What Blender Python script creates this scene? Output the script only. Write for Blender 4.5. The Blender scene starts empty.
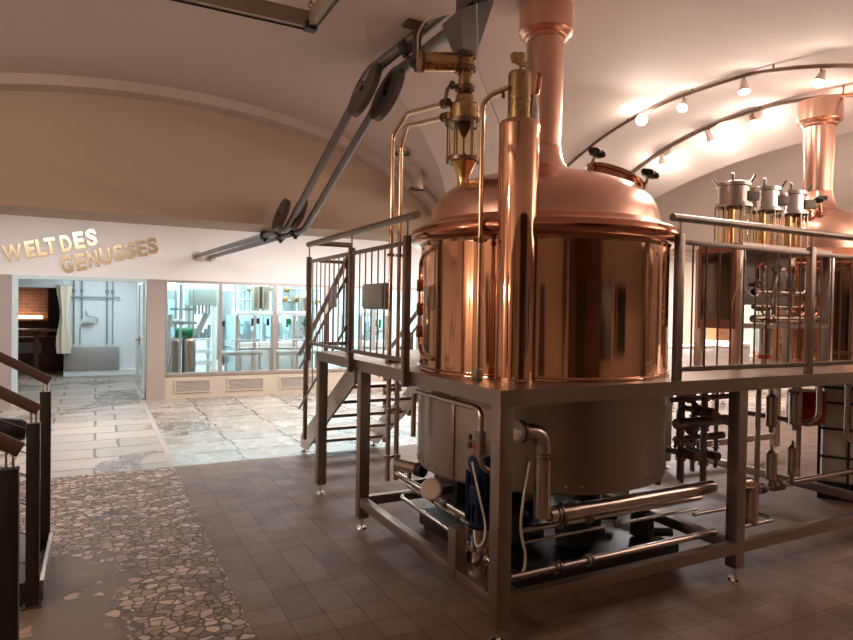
import bpy, bmesh, math, random
import numpy as np
from mathutils import Vector, Matrix
rnd = random.Random(11)
PI = math.pi
S = bpy.context.scene
COL = S.collection

# ------------------------------------------------------------------ camera
YAW, PITCH, ROLL, FPX, EYE = 0.479378968, -0.0168739092, 0.0168720129, 635.718, 1.70
fw = Vector((math.sin(YAW) * math.cos(PITCH), math.cos(YAW) * math.cos(PITCH), math.sin(PITCH)))
r0 = Vector((math.cos(YAW), -math.sin(YAW), 0.0))
u0 = r0.cross(fw)
rt = r0 * math.cos(ROLL) + u0 * math.sin(ROLL)
up = -r0 * math.sin(ROLL) + u0 * math.cos(ROLL)
cam_d = bpy.data.cameras.new('camera')
cam = bpy.data.objects.new('camera', cam_d)
COL.objects.link(cam)
mw = Matrix((rt, up, -fw)).transposed().to_4x4()
mw.translation = Vector((0, 0, EYE))
cam.matrix_world = mw
cam_d.sensor_width = 36
cam_d.lens = FPX * 36 / 853
cam_d.clip_start = 0.05
S.camera = cam

# ------------------------------------------------------------------ exposure, world, large lights
S.view_settings.view_transform = 'Standard'
S.view_settings.look = 'None'
S.view_settings.exposure = 0.0
S.view_settings.gamma = 1.0
S.view_settings.use_curve_mapping = False
W = bpy.data.worlds.new('world')
S.world = W
W.use_nodes = True
W.node_tree.nodes['Background'].inputs[0].default_value = (0.9, 0.75, 0.62, 1)
W.node_tree.nodes['Background'].inputs[1].default_value = 0.02

WARM = (1.0, 0.80, 0.64)
SPOTC = (1.0, 0.86, 0.76)
COOL = (0.66, 0.92, 1.0)
NEUT = (1.0, 0.96, 0.94)


def area(name, loc, sx, sy, power, col, rot=(0, 0, 0)):
    d = bpy.data.lights.new(name, 'AREA')
    d.shape = 'RECTANGLE'
    d.size, d.size_y, d.energy, d.color = sx, sy, power, col
    o = bpy.data.objects.new(name, d)
    o.location = loc
    o.rotation_euler = rot
    COL.objects.link(o)
    return o


def point(name, loc, power, col, radius=0.05, parent=None):
    d = bpy.data.lights.new(name, 'POINT')
    d.energy, d.color, d.shadow_soft_size = power, col, radius
    o = bpy.data.objects.new(name, d)
    o.location = loc
    COL.objects.link(o)
    if parent:
        o.parent = parent
        o.location = Vector(loc) - parent.location
    return o


# bright room behind the vault wall: ceiling luminaires
area('foyer_ceiling_light', (4.4, 9.5, 3.27), 3.6, 1.5, 265, NEUT)
area('foyer_ceiling_light', (-0.8, 9.4, 3.27), 2.4, 1.4, 125, NEUT)
area('foyer_ceiling_light', (10.4, 10.3, 3.27), 3.8, 2.0, 620, NEUT)
# bottling room and corridor ceilings
area('bottling_room_light', (4.5, 14.6, 2.97), 6.5, 3.0, 640, COOL)
area('bottling_room_light', (11.0, 14.6, 2.97), 5.0, 3.0, 420, COOL)
area('corridor_light', (0.1, 14.8, 2.57), 1.2, 3.0, 60, (0.80, 0.95, 1.0))
# unseen fill added to brighten the vault at the right
area('vault_fill', (6.6, 0.9, 2.35), 1.8, 0.6, 130, SPOTC, (PI, 0, 0))
# unseen warm points added to fill the vaults and the kettle reflections
for (lx, ly, lz, lp) in ((-2.4, 2.8, 3.1, 118), (-2.2, -1.4, 3.2, 24), (9.5, 2.6, 3.0, 260),
                         (-4.4, 1.2, 2.0, 42), (-4.4, 4.6, 2.0, 80)):
    point('hall_fill', (lx, ly, lz), lp, WARM, 0.10)

# ------------------------------------------------------------------ helpers


def ray(px, py):
    return fw + (px - 426.5) / FPX * rt - (py - 320.0) / FPX * up


def U(px, py, axis, val):
    """point of the place seen at a pixel of the photograph, on the plane axis = val"""
    d = ray(px, py)
    o = Vector((0, 0, EYE))
    return o + d * ((val - o[axis]) / d[axis])


class MB:
    def __init__(self):
        self.bm = bmesh.new()

    def box(self, x0, x1, y0, y1, z0, z1, bev=0.0):
        return self.obox(((x0 + x1) / 2, (y0 + y1) / 2, (z0 + z1) / 2),
                         (abs(x1 - x0), abs(y1 - y0), abs(z1 - z0)), None, bev)

    def obox(self, c, s, rot=None, bev=0.0):
        m = Matrix.Translation(Vector(c))
        if rot is not None:
            m = m @ rot.to_4x4()
        m = m @ Matrix.Diagonal((s[0], s[1], s[2], 1))
        g = bmesh.ops.create_cube(self.bm, size=1, matrix=m)
        if bev > 0:
            es = {e for v in g['verts'] for e in v.link_edges}
            bmesh.ops.bevel(self.bm, geom=list(es), offset=bev, segments=2, affect='EDGES', profile=0.6)
        return self

    def ring(self, pts):
        return [self.bm.verts.new(p) for p in pts]

    def skin(self, rings, closed=False, cap=True):
        n = len(rings[0])
        k = len(rings)
        for i in range(k if closed else k - 1):
            a, b = rings[i], rings[(i + 1) % k]
            for j in range(n):
                q = (a[j], a[(j + 1) % n], b[(j + 1) % n], b[j])
                try:
                    self.bm.faces.new(q)
                except ValueError:
                    pass
        if cap and not closed:
            for rg in (rings[0], rings[-1]):
                try:
                    self.bm.faces.new(rg)
                except ValueError:
                    pass

    @staticmethod
    def frame(d):
        d = d.normalized()
        a = Vector((0, 0, 1)) if abs(d.z) < 0.9 else Vector((1, 0, 0))
        x = d.cross(a).normalized()
        return x, d.cross(x).normalized()

    def cyl(self, p0, p1, ra, rb=None, seg=16, cap=True):
        p0, p1 = Vector(p0), Vector(p1)
        rb = ra if rb is None else rb
        x, y = self.frame(p1 - p0)
        rs = []
        for p, r_ in ((p0, ra), (p1, rb)):
            rs.append(self.ring([p + (x * math.cos(2 * PI * k / seg) + y * math.sin(2 * PI * k / seg)) * r_ for k in range(seg)]))
        self.skin(rs, cap=cap)
        return self

    def lathe(self, prof, org, axis=(0, 0, 1), seg=32, cap=True):
        org, ax = Vector(org), Vector(axis).normalized()
        x, y = self.frame(ax)
        full = [prof[0]]
        for (ra_, za), (rb_, zb_) in zip(prof[:-1], prof[1:]):
            ln = math.hypot(rb_ - ra_, zb_ - za)
            if ln > 0.15:
                for w in (0.010 / ln, 1 - 0.010 / ln):
                    full.append((ra_ + (rb_ - ra_) * w, za + (zb_ - za) * w))
            full.append((rb_, zb_))
        prof = full
        rs = []
        for (r_, z) in prof:
            r_ = max(r_, 1e-4)
            rs.append(self.ring([org + ax * z + (x * math.cos(2 * PI * k / seg) + y * math.sin(2 * PI * k / seg)) * r_ for k in range(seg)]))
        self.skin(rs, cap=cap)
        return self

    def tube(self, pts, r, seg=10, bend=0.0, closed=False, nb=5):
        P = [Vector(p) for p in pts]
        if bend > 0 and len(P) > 2:
            Q = [P[0]]
            for i in range(1, len(P) - 1):
                a, b, c = P[i - 1], P[i], P[i + 1]
                d0, d1 = (a - b), (c - b)
                t = min(bend, d0.length * 0.48, d1.length * 0.48)
                s, e = b + d0.normalized() * t, b + d1.normalized() * t
                for k in range(nb + 1):
                    w = k / nb
                    Q.append(s * (1 - w) ** 2 + b * 2 * w * (1 - w) + e * w ** 2)
            Q.append(P[-1])
            P = Q
        rs = []
        n = len(P)
        x = None
        for i in range(n):
            if closed:
                t = (P[(i + 1) % n] - P[i - 1]).normalized()
            else:
                t = (P[min(i + 1, n - 1)] - P[max(i - 1, 0)]).normalized()
            if x is None:
                x, _ = self.frame(t)
            x = (x - t * x.dot(t)).normalized()
            y = t.cross(x)
            rs.append(self.ring([P[i] + (x * math.cos(2 * PI * k / seg) + y * math.sin(2 * PI * k / seg)) * r for k in range(seg)]))
        self.skin(rs, closed=closed)
        return self

    def torus(self, c, axis, R, r, seg=32, sub=8):
        c = Vector(c)
        x, y = self.frame(Vector(axis))
        self.tube([c + (x * math.cos(2 * PI * k / seg) + y * math.sin(2 * PI * k / seg)) * R for k in range(seg)], r, sub, closed=True)
        return self

    def sphere(self, c, r, seg=14, sc=(1, 1, 1)):
        bmesh.ops.create_uvsphere(self.bm, u_segments=seg, v_segments=max(6, seg // 2), radius=r,
                                  matrix=Matrix.Translation(Vector(c)) @ Matrix.Diagonal((*sc, 1)))
        return self

    def prism(self, poly, vec):
        """polygon (list of points) swept along a vector"""
        vec = Vector(vec)
        a = self.ring([Vector(p) for p in poly])
        b = self.ring([Vector(p) + vec for p in poly])
        self.skin([a, b])
        return self

    def flange(self, p, axis, r, t=0.018, seg=18):
        p, ax = Vector(p), Vector(axis).normalized()
        self.cyl(p - ax * t, p + ax * t, r, seg=seg)
        return self

    def xform(self, m):
        bmesh.ops.transform(self.bm, matrix=m, verts=self.bm.verts[:])
        return self

    def build(self, name, mat, parent=None, ang=38, flat=False):
        bmesh.ops.recalc_face_normals(self.bm, faces=self.bm.faces[:])
        off = Vector((0, 0, 0))
        q = parent
        while q is not None:
            off += q.location
            q = q.parent
        if parent is None and len(self.bm.verts):
            n = len(self.bm.verts)
            off = sum((v.co for v in self.bm.verts), Vector()) / n
            off.z = min(v.co.z for v in self.bm.verts)
        for v in self.bm.verts:
            v.co -= off
        me = bpy.data.meshes.new(name)
        self.bm.to_mesh(me)
        self.bm.free()
        if not flat:
            me.shade_smooth()
            me.set_sharp_from_angle(angle=math.radians(ang))
        me.materials.append(mat)
        o = bpy.data.objects.new(name, me)
        COL.objects.link(o)
        if parent is not None:
            o.parent = parent
        else:
            o.location = off
        return o


def thing(name, label, cat, loc, group=None):
    o = bpy.data.objects.new(name, None)
    o.empty_display_size = 0.1
    o.location = Vector(loc)
    COL.objects.link(o)
    o['label'] = label
    o['category'] = cat
    if group:
        o['group'] = group
    return o


def tag(o, label, cat, group=None):
    o['label'] = label
    o['category'] = cat
    if group:
        o['group'] = group
    return o


def struct(o):
    o['kind'] = 'structure'
    return o


# ------------------------------------------------------------------ materials


def nodes_of(name):
    m = bpy.data.materials.new(name)
    m.use_nodes = True
    nt = m.node_tree
    return m, nt, nt.nodes['Principled BSDF'], nt.nodes, nt.links


def mat(name, col, rough=0.5, metal=0.0, var=0.0, scale=6.0, stretch=(1, 1, 1), bump=0.0, bscale=None, rvar=0.0, emit=None, es=0.0, alpha=None, trans=0.0, ior=1.45, spec=None):
    m, nt, b, N, L = nodes_of(name)
    b.inputs['Base Color'].default_value = (*col, 1)
    b.inputs['Roughness'].default_value = rough
    b.inputs['Metallic'].default_value = metal
    b.inputs['Transmission Weight'].default_value = trans
    b.inputs['IOR'].default_value = ior
    if spec is not None:
        b.inputs['Specular IOR Level'].default_value = spec
    if emit:
        b.inputs['Emission Color'].default_value = (*emit, 1)
        b.inputs['Emission Strength'].default_value = es
    tc = N.new('ShaderNodeTexCoord')
    mp = N.new('ShaderNodeMapping')
    mp.inputs['Scale'].default_value = stretch
    L.new(tc.outputs['Object'], mp.inputs['Vector'])
    nz = N.new('ShaderNodeTexNoise')
    nz.inputs['Scale'].default_value = scale
    nz.inputs['Detail'].default_value = 3
    L.new(mp.outputs['Vector'], nz.inputs['Vector'])
    if var > 0:
        cr = N.new('ShaderNodeMix')
        cr.data_type = 'RGBA'
        cr.inputs[6].default_value = (*[max(0, c * (1 - var)) for c in col], 1)
        cr.inputs[7].default_value = (*[min(1, c * (1 + var)) for c in col], 1)
        L.new(nz.outputs['Fac'], cr.inputs[0])
        L.new(cr.outputs[2], b.inputs['Base Color'])
    if rvar > 0:
        mr = N.new('ShaderNodeMapRange')
        mr.inputs[1].default_value, mr.inputs[2].default_value = 0.3, 0.7
        mr.inputs[3].default_value, mr.inputs[4].default_value = max(0.02, rough - rvar), min(1, rough + rvar)
        L.new(nz.outputs['Fac'], mr.inputs[0])
        L.new(mr.outputs[0], b.inputs['Roughness'])
    if bump > 0:
        n2 = N.new('ShaderNodeTexNoise')
        n2.inputs['Scale'].default_value = bscale or scale
        n2.inputs['Detail'].default_value = 2
        L.new(mp.outputs['Vector'], n2.inputs['Vector'])
        bp = N.new('ShaderNodeBump')
        bp.inputs['Strength'].default_value = bump
        bp.inputs['Distance'].default_value = 0.02
        L.new(n2.outputs['Fac'], bp.inputs['Height'])
        L.new(bp.outputs['Normal'], b.inputs['Normal'])
    return m


COPPER = mat('copper_polished', (0.75, 0.43, 0.28), 0.07, 1, var=0.10, scale=4, stretch=(4, 4, 0.10), bump=0.22, bscale=2.6, rvar=0.03)
COPPER_S = mat('copper_satin', (0.82, 0.49, 0.37), 0.27, 1, var=0.05, scale=5)
COPPER_D = mat('copper_rim', (0.62, 0.27, 0.17), 0.15, 1, var=0.12, scale=7)
BRASS = mat('brass_aged', (0.50, 0.33, 0.16), 0.26, 1, var=0.25, scale=12, rvar=0.08)
BRASS_P = mat('brass_pipe', (0.72, 0.50, 0.33), 0.18, 1, var=0.12, scale=9)
BRASS_C = mat('brass_cone', (0.80, 0.55, 0.22), 0.14, 1)
BRONZE = mat('bronze_dark', (0.22, 0.14, 0.10), 0.34, 1, var=0.3, scale=14)
STEEL = mat('steel_brushed', (0.50, 0.44, 0.39), 0.36, 1, var=0.10, scale=9, stretch=(0.6, 0.6, 14), rvar=0.08)
STEEL_B = mat('steel_beam', (0.36, 0.30, 0.26), 0.40, 1, var=0.10, scale=5, stretch=(1, 1, 1), rvar=0.08)
STEEL_D = mat('steel_dark', (0.27, 0.225, 0.20), 0.40, 1, var=0.15, scale=8)
STEEL_P = mat('steel_pipe', (0.56, 0.48, 0.42), 0.24, 1, var=0.08, scale=8)
STEEL_J = mat('steel_jacket', (0.38, 0.33, 0.30), 0.33, 1, var=0.06, scale=3, rvar=0.05)
CHROME = mat('chrome', (0.80, 0.78, 0.76), 0.10, 1)
GREYM = mat('zinc_tube', (0.22, 0.21, 0.21), 0.42, 0.8, var=0.12, scale=7)
GREYD = mat('zinc_disc', (0.12, 0.10, 0.088), 0.5, 0.7, var=0.15, scale=9)
BLACK = mat('black_plastic', (0.012, 0.011, 0.011), 0.4, var=0.2, scale=10)
BLACKM = mat('black_post', (0.035, 0.027, 0.023), 0.45, 0.3, var=0.2, scale=9)
WOODR = mat('wood_rail', (0.10, 0.055, 0.045), 0.33, var=0.35, scale=9, stretch=(2, 14, 14))
WOODT = mat('wood_table', (0.10, 0.035, 0.02), 0.4, var=0.3, scale=6)
WOODL = mat('wood_light', (0.33, 0.13, 0.055), 0.45, var=0.25, scale=6)
GLASS = mat('clear_glass', (0.98, 0.97, 0.93), 0.02, 0, trans=1.0, ior=1.08)
GLASSY = mat('amber_glass', (0.97, 0.90, 0.74), 0.03, 0, trans=1.0, ior=1.12)
WHITEP = mat('white_paint', (0.80, 0.78, 0.77), 0.6, var=0.03, scale=3)
BEIGE = mat('beige_paint', (0.55, 0.45, 0.38), 0.7, var=0.03, scale=4)
BLUE = mat('blue_motor', (0.006, 0.014, 0.05), 0.35, var=0.1, scale=6)
RED = mat('red_plastic', (0.35, 0.01, 0.01), 0.35, var=0.1, scale=6)
REDV = mat('red_valve', (0.45, 0.05, 0.03), 0.4, var=0.1, scale=9)
HOSE = mat('pale_hose', (0.48, 0.43, 0.34), 0.4, var=0.1, scale=9)
GOLD = mat('gold_letters', (0.82, 0.68, 0.46), 0.20, 1, var=0.05, scale=4)
TOTE = mat('tote_plastic', (0.72, 0.66, 0.58), 0.45, var=0.06, scale=4)
GREYPL = mat('grey_panel', (0.36, 0.34, 0.32), 0.4, 0.6, var=0.06, scale=4)
DARKGL = mat('dark_screen', (0.012, 0.010, 0.010), 0.10, 0, var=0.1, scale=3)
PILLAR = mat('pillar_stone', (0.36, 0.30, 0.27), 0.5, var=0.06, scale=3)
SILL = mat('sill_panel', (0.50, 0.42, 0.34), 0.5, var=0.05, scale=3)
LOUVRE = mat('louvre_grey', (0.45, 0.40, 0.37), 0.5, 0.2, var=0.05, scale=6)
ALU = mat('window_alu', (0.55, 0.48, 0.45), 0.35, 0.8, var=0.05, scale=6)
MWHITE = mat('machine_white', (0.75, 0.80, 0.82), 0.35, var=0.05, scale=4)
MBLUE = mat('machine_glass_blue', (0.50, 0.72, 0.82), 0.15, var=0.1, scale=3)
MGREY = mat('machine_grey', (0.32, 0.36, 0.37), 0.35, 0.4, var=0.1, scale=5)
GREEN = mat('green_motor', (0.01, 0.16, 0.08), 0.4, var=0.1, scale=6)
CURT = mat('strip_curtain', (0.72, 0.62, 0.48), 0.6, var=0.15, scale=5, stretch=(8, 8, 0.4))
BULB = mat('lamp_glow', (1, 0.9, 0.8), 0.4, emit=(1.0, 0.88, 0.74), es=9)
BULBH = mat('lamp_glow_strong', (1, 0.9, 0.8), 0.4, emit=(1.0, 0.88, 0.74), es=60)
GLOWW = mat('shelf_glow', (1, 0.7, 0.4), 0.4, emit=(1.0, 0.72, 0.40), es=5)
CABLE = mat('cable_white', (0.60, 0.55, 0.48), 0.5, var=0.05, scale=9)


def plaster():
    m, nt, b, N, L = nodes_of('plaster_vault')
    b.inputs['Roughness'].default_value = 0.85
    tc = N.new('ShaderNodeTexCoord')
    n1 = N.new('ShaderNodeTexNoise')
    n1.inputs['Scale'].default_value = 0.7
    n1.inputs['Detail'].default_value = 4
    L.new(tc.outputs['Object'], n1.inputs['Vector'])
    mx = N.new('ShaderNodeMix')
    mx.data_type = 'RGBA'
    mx.inputs[6].default_value = (0.56, 0.47, 0.43, 1)
    mx.inputs[7].default_value = (0.64, 0.55, 0.51, 1)
    L.new(n1.outputs['Fac'], mx.inputs[0])
    L.new(mx.outputs[2], b.inputs['Base Color'])
    n2 = N.new('ShaderNodeTexNoise')
    n2.inputs['Scale'].default_value = 2.2
    n2.inputs['Detail'].default_value = 5
    L.new(tc.outputs['Object'], n2.inputs['Vector'])
    bp = N.new('ShaderNodeBump')
    bp.inputs['Strength'].default_value = 0.25
    bp.inputs['Distance'].default_value = 0.03
    L.new(n2.outputs['Fac'], bp.inputs['Height'])
    L.new(bp.outputs['Normal'], b.inputs['Normal'])
    return m


PLASTER = plaster()
PLASTER_W = mat('plaster_hall_wall', (0.50, 0.39, 0.31), 0.85, var=0.06, scale=1.5)
WHITEW = mat('white_wall', (0.82, 0.78, 0.77), 0.55, var=0.02, scale=2)
COOLW = mat('cool_white_wall', (0.78, 0.82, 0.83), 0.5, var=0.02, scale=2)


def tile_mat():
    m, nt, b, N, L = nodes_of('quarry_tiles')
    tc = N.new('ShaderNodeTexCoord')
    mp = N.new('ShaderNodeMapping')
    mp.inputs['Location'].default_value = (0.06, 0.04, 0)
    L.new(tc.outputs['Object'], mp.inputs['Vector'])
    br = N.new('ShaderNodeTexBrick')
    br.offset = 0.0
    br.inputs['Scale'].default_value = 1.0
    br.inputs['Brick Width'].default_value = 0.2
    br.inputs['Row Height'].default_value = 0.2
    br.inputs['Mortar Size'].default_value = 0.0032
    br.inputs['Mortar Smooth'].default_value = 0.3
    br.inputs['Bias'].default_value = 0.0
    br.inputs['Color1'].default_value = (0.175, 0.105, 0.075, 1)
    br.inputs['Color2'].default_value = (0.235, 0.148, 0.108, 1)
    br.inputs['Mortar'].default_value = (0.055, 0.035, 0.028, 1)
    L.new(mp.outputs['Vector'], br.inputs['Vector'])
    nz = N.new('ShaderNodeTexNoise')
    nz.inputs['Scale'].default_value = 5
    nz.inputs['Detail'].default_value = 5
    L.new(tc.outputs['Object'], nz.inputs['Vector'])
    mx = N.new('ShaderNodeMix')
    mx.data_type = 'RGBA'
    mx.blend_type = 'MULTIPLY'
    mx.inputs[0].default_value = 0.5
    L.new(br.outputs['Color'], mx.inputs[6])
    L.new(nz.outputs['Color'], mx.inputs[7])
    rg = N.new('ShaderNodeRGBToBW')
    L.new(nz.outputs['Color'], rg.inputs[0])
    L.new(rg.outputs[0], mx.inputs[7])
    L.new(mx.outputs[2], b.inputs['Base Color'])
    mr = N.new('ShaderNodeMapRange')
    mr.inputs[1].default_value, mr.inputs[2].default_value = 0.3, 0.7
    mr.inputs[3].default_value, mr.inputs[4].default_value = 0.45, 0.62
    b.inputs['Specular IOR Level'].default_value = 0.3
    L.new(nz.outputs['Fac'], mr.inputs[0])
    L.new(mr.outputs[0], b.inputs['Roughness'])
    bp = N.new('ShaderNodeBump')
    bp.inputs['Strength'].default_value = 0.35
    bp.inputs['Distance'].default_value = 0.004
    bp.invert = True
    L.new(br.outputs['Fac'], bp.inputs['Height'])
    L.new(bp.outputs['Normal'], b.inputs['Normal'])
    return m


def stones(N, L, vec, scale, gap, pale, dark, tone):
    """crazy paving: voronoi cells with grout; returns colour socket and edge socket"""
    v1 = N.new('ShaderNodeTexVoronoi')
    v1.feature = 'DISTANCE_TO_EDGE'
    v1.inputs['Scale'].default_value = scale
    L.new(vec, v1.inputs['Vector'])
    v2 = N.new('ShaderNodeTexVoronoi')
    v2.inputs['Scale'].default_value = scale
    L.new(vec, v2.inputs['Vector'])
    st = N.new('ShaderNodeMapRange')
    st.inputs[1].default_value, st.inputs[2].default_value = gap * 0.6, gap * 1.4
    L.new(v1.outputs['Distance'], st.inputs[0])
    sep = N.new('ShaderNodeSeparateColor')
    L.new(v2.outputs['Color'], sep.inputs[0])
    ramp = N.new('ShaderNodeValToRGB')
    ramp.color_ramp.elements[0].color = (*dark, 1)
    ramp.color_ramp.elements[1].color = (*pale, 1)
    e = ramp.color_ramp.elements.new(0.55)
    e.color = (*tone, 1)
    L.new(sep.outputs[0], ramp.inputs[0])
    return ramp.outputs[0], st.outputs[0], sep


def path_mat():
    """pebble mosaic running into concrete with a few stones"""
    m, nt, b, N, L = nodes_of('mosaic_path')
    tc = N.new('ShaderNodeTexCoord')
    wob = N.new('ShaderNodeTexNoise')
    wob.inputs['Scale'].default_value = 9
    L.new(tc.outputs['Object'], wob.inputs['Vector'])
    vm = N.new('ShaderNodeVectorMath')
    vm.operation = 'SCALE'
    vm.inputs['Scale'].default_value = 0.05
    L.new(wob.outputs['Color'], vm.inputs[0])
    ad = N.new('ShaderNodeVectorMath')
    L.new(tc.outputs['Object'], ad.inputs[0])
    L.new(vm.outputs[0], ad.inputs[1])
    mp = N.new('ShaderNodeMapping')
    mp.inputs['Scale'].default_value = (1, 1.12, 1)
    L.new(ad.outputs[0], mp.inputs['Vector'])
    col, edge, sep = stones(N, L, mp.outputs['Vector'], 15.0, 0.075, (0.56, 0.40, 0.30), (0.15, 0.095, 0.07), (0.27, 0.18, 0.13))
    # where the mosaic is dense: 1, concrete: 0
    sx = N.new('ShaderNodeSeparateXYZ')
    L.new(tc.outputs['Object'], sx.inputs[0])
    n1 = N.new('ShaderNodeTexNoise')
    n1.inputs['Scale'].default_value = 2.0
    n1.inputs['Detail'].default_value = 3
    L.new(tc.outputs['Object'], n1.inputs['Vector'])

    def math_(op, a, bb):
        k = N.new('ShaderNodeMath')
        k.operation = op
        for i, s in enumerate((a, bb)):
            if s is None:
                continue
            if isinstance(s, (int, float)):
                k.inputs[i].default_value = s
            else:
                L.new(s, k.inputs[i])
        return k.outputs[0]
    xs = math_('ADD', sx.outputs[0], math_('MULTIPLY', math_('SUBTRACT', n1.outputs['Fac'], 0.5), 0.6))
    ya = math_('MULTIPLY', math_('SUBTRACT', sx.outputs[1], 4.9), 1.3)      # dense everywhere beyond Y = 5
    dense = math_('MAXIMUM', math_('MULTIPLY', math_('SUBTRACT', xs, 0.20), 6.0), math_('MULTIPLY', ya, 2.0))
    sparse = math_('GREATER_THAN', sep.outputs[1], 0.90)
    dn = N.new('ShaderNodeMapRange')
    dn.inputs[1].default_value, dn.inputs[2].default_value = -0.6, 0.6
    L.new(dense, dn.inputs[0])
    pick = math_('GREATER_THAN', math_('ADD', dn.outputs[0], 0.0), sep.outputs[1])
    pick = math_('MAXIMUM', pick, sparse)
    fac = math_('MULTIPLY', pick, edge)
    con = N.new('ShaderNodeMix')
    con.data_type = 'RGBA'
    con.inputs[6].default_value = (0.12, 0.085, 0.062, 1)
    con.inputs[7].default_value = (0.21, 0.15, 0.11, 1)
    n3 = N.new('ShaderNodeTexNoise')
    n3.inputs['Scale'].default_value = 3.5
    n3.inputs['Detail'].default_value = 5
    L.new(tc.outputs['Object'], n3.inputs['Vector'])
    L.new(n3.outputs['Fac'], con.inputs[0])
    gr = N.new('ShaderNodeMix')
    gr.data_type = 'RGBA'
    L.new(dn.outputs[0], gr.inputs[0])
    L.new(con.outputs[2], gr.inputs[6])
    gr.inputs[7].default_value = (0.050, 0.033, 0.025, 1)
    mx = N.new('ShaderNodeMix')
    mx.data_type = 'RGBA'
    L.new(fac, mx.inputs[0])
    L.new(gr.outputs[2], mx.inputs[6])
    L.new(col, mx.inputs[7])
    L.new(mx.outputs[2], b.inputs['Base Color'])
    b.inputs['Roughness'].default_value = 0.55
    b.inputs['Specular IOR Level'].default_value = 0.3
    bp = N.new('ShaderNodeBump')
    bp.inputs['Strength'].default_value = 0.5
    bp.inputs['Distance'].default_value = 0.006
    L.new(fac, bp.inputs['Height'])
    L.new(bp.outputs['Normal'], b.inputs['Normal'])
    return m


def flag_mat(name, ox, w, h, off, ra=0.14, rb=0.32):
    """large stone flags with pebble-filled gaps"""
    m, nt, b, N, L = nodes_of(name)
    tc = N.new('ShaderNodeTexCoord')
    wob = N.new('ShaderNodeTexNoise')
    wob.inputs['Scale'].default_value = 2.5
    wob.inputs['Detail'].default_value = 3
    L.new(tc.outputs['Object'], wob.inputs['Vector'])
    vm = N.new('ShaderNodeVectorMath')
    vm.operation = 'SCALE'
    vm.inputs['Scale'].default_value = 0.05
    L.new(wob.outputs['Color'], vm.inputs[0])
    ad = N.new('ShaderNodeVectorMath')
    L.new(tc.outputs['Object'], ad.inputs[0])
    L.new(vm.outputs[0], ad.inputs[1])
    mp = N.new('ShaderNodeMapping')
    mp.inputs['Location'].default_value = (ox, 0.1, 0)
    L.new(ad.outputs[0], mp.inputs['Vector'])
    br = N.new('ShaderNodeTexBrick')
    br.offset = off
    br.inputs['Scale'].default_value = 1
    br.inputs['Brick Width'].default_value = w
    br.inputs['Row Height'].default_value = h
    br.inputs['Mortar Size'].default_value = 0.016
    br.inputs['Color1'].default_value = (0.40, 0.335, 0.285, 1)
    br.inputs['Color2'].default_value = (0.28, 0.24, 0.21, 1)
    br.inputs['Mortar'].default_value = (0.10, 0.08, 0.065, 1)
    L.new(mp.outputs['Vector'], br.inputs['Vector'])
    col, edge, sep = stones(N, L, tc.outputs['Object'], 12, 0.06, (0.42, 0.36, 0.31), (0.14, 0.11, 0.09), (0.25, 0.20, 0.16))
    peb = N.new('ShaderNodeMix')
    peb.data_type = 'RGBA'
    L.new(edge, peb.inputs[0])
    peb.inputs[6].default_value = (0.09, 0.07, 0.06, 1)
    L.new(col, peb.inputs[7])
    n1 = N.new('ShaderNodeTexNoise')
    n1.inputs['Scale'].default_value = 0.62
    n1.inputs['Detail'].default_value = 3
    n1.inputs['Distortion'].default_value = 0.7
    L.new(tc.outputs['Object'], n1.inputs['Vector'])
    st = N.new('ShaderNodeMapRange')
    st.inputs[1].default_value, st.inputs[2].default_value = 0.56, 0.575
    L.new(n1.outputs['Fac'], st.inputs[0])
    mx = N.new('ShaderNodeMix')
    mx.data_type = 'RGBA'
    L.new(st.outputs[0], mx.inputs[0])
    L.new(br.outputs['Color'], mx.inputs[6])
    L.new(peb.outputs[2], mx.inputs[7])
    L.new(mx.outputs[2], b.inputs['Base Color'])
    n4 = N.new('ShaderNodeTexNoise')
    n4.inputs['Scale'].default_value = 4
    n4.inputs['Detail'].default_value = 4
    L.new(tc.outputs['Object'], n4.inputs['Vector'])
    mr = N.new('ShaderNodeMapRange')
    mr.inputs[1].default_value, mr.inputs[2].default_value = 0.3, 0.7
    mr.inputs[3].default_value, mr.inputs[4].default_value = ra, rb
    L.new(n4.outputs['Fac'], mr.inputs[0])
    L.new(mr.outputs[0], b.inputs['Roughness'])
    bp = N.new('ShaderNodeBump')
    bp.inputs['Strength'].default_value = 0.05
    bp.inputs['Distance'].default_value = 0.01
    L.new(n4.outputs['Fac'], bp.inputs['Height'])
    L.new(bp.outputs['Normal'], b.inputs['Normal'])
    return m


def brick_mat():
    m, nt, b, N, L = nodes_of('cellar_brick')
    tc = N.new('ShaderNodeTexCoord')
    mp = N.new('ShaderNodeMapping')
    mp.inputs['Rotation'].default_value = (PI / 2, 0, 0)
    L.new(tc.outputs['Object'], mp.inputs['Vector'])
    br = N.new('ShaderNodeTexBrick')
    br.inputs['Scale'].default_value = 1
    br.inputs['Brick Width'].default_value = 0.3
    br.inputs['Row Height'].default_value = 0.09
    br.inputs['Mortar Size'].default_value = 0.008
    br.inputs['Color1'].default_value = (0.30, 0.11, 0.06, 1)
    br.inputs['Color2'].default_value = (0.18, 0.07, 0.05, 1)
    br.inputs['Mortar'].default_value = (0.28, 0.20, 0.14, 1)
    L.new(mp.outputs['Vector'], br.inputs['Vector'])
    L.new(br.outputs['Color'], b.inputs['Base Color'])
    b.inputs['Roughness'].default_value = 0.8
    return m


TILES = tile_mat()
PATH = path_mat()
FLAG = flag_mat('stone_flags', -0.02, 0.76, 0.60, 0.04, 0.16, 0.34)
FLAG2 = flag_mat('stone_flags_path', 0.5, 0.78, 0.50, 0.33, 0.34, 0.5)
BRICK = brick_mat()
DARKW = mat('dark_room_wall', (0.16, 0.09, 0.06), 0.8, var=0.1, scale=3)

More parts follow.
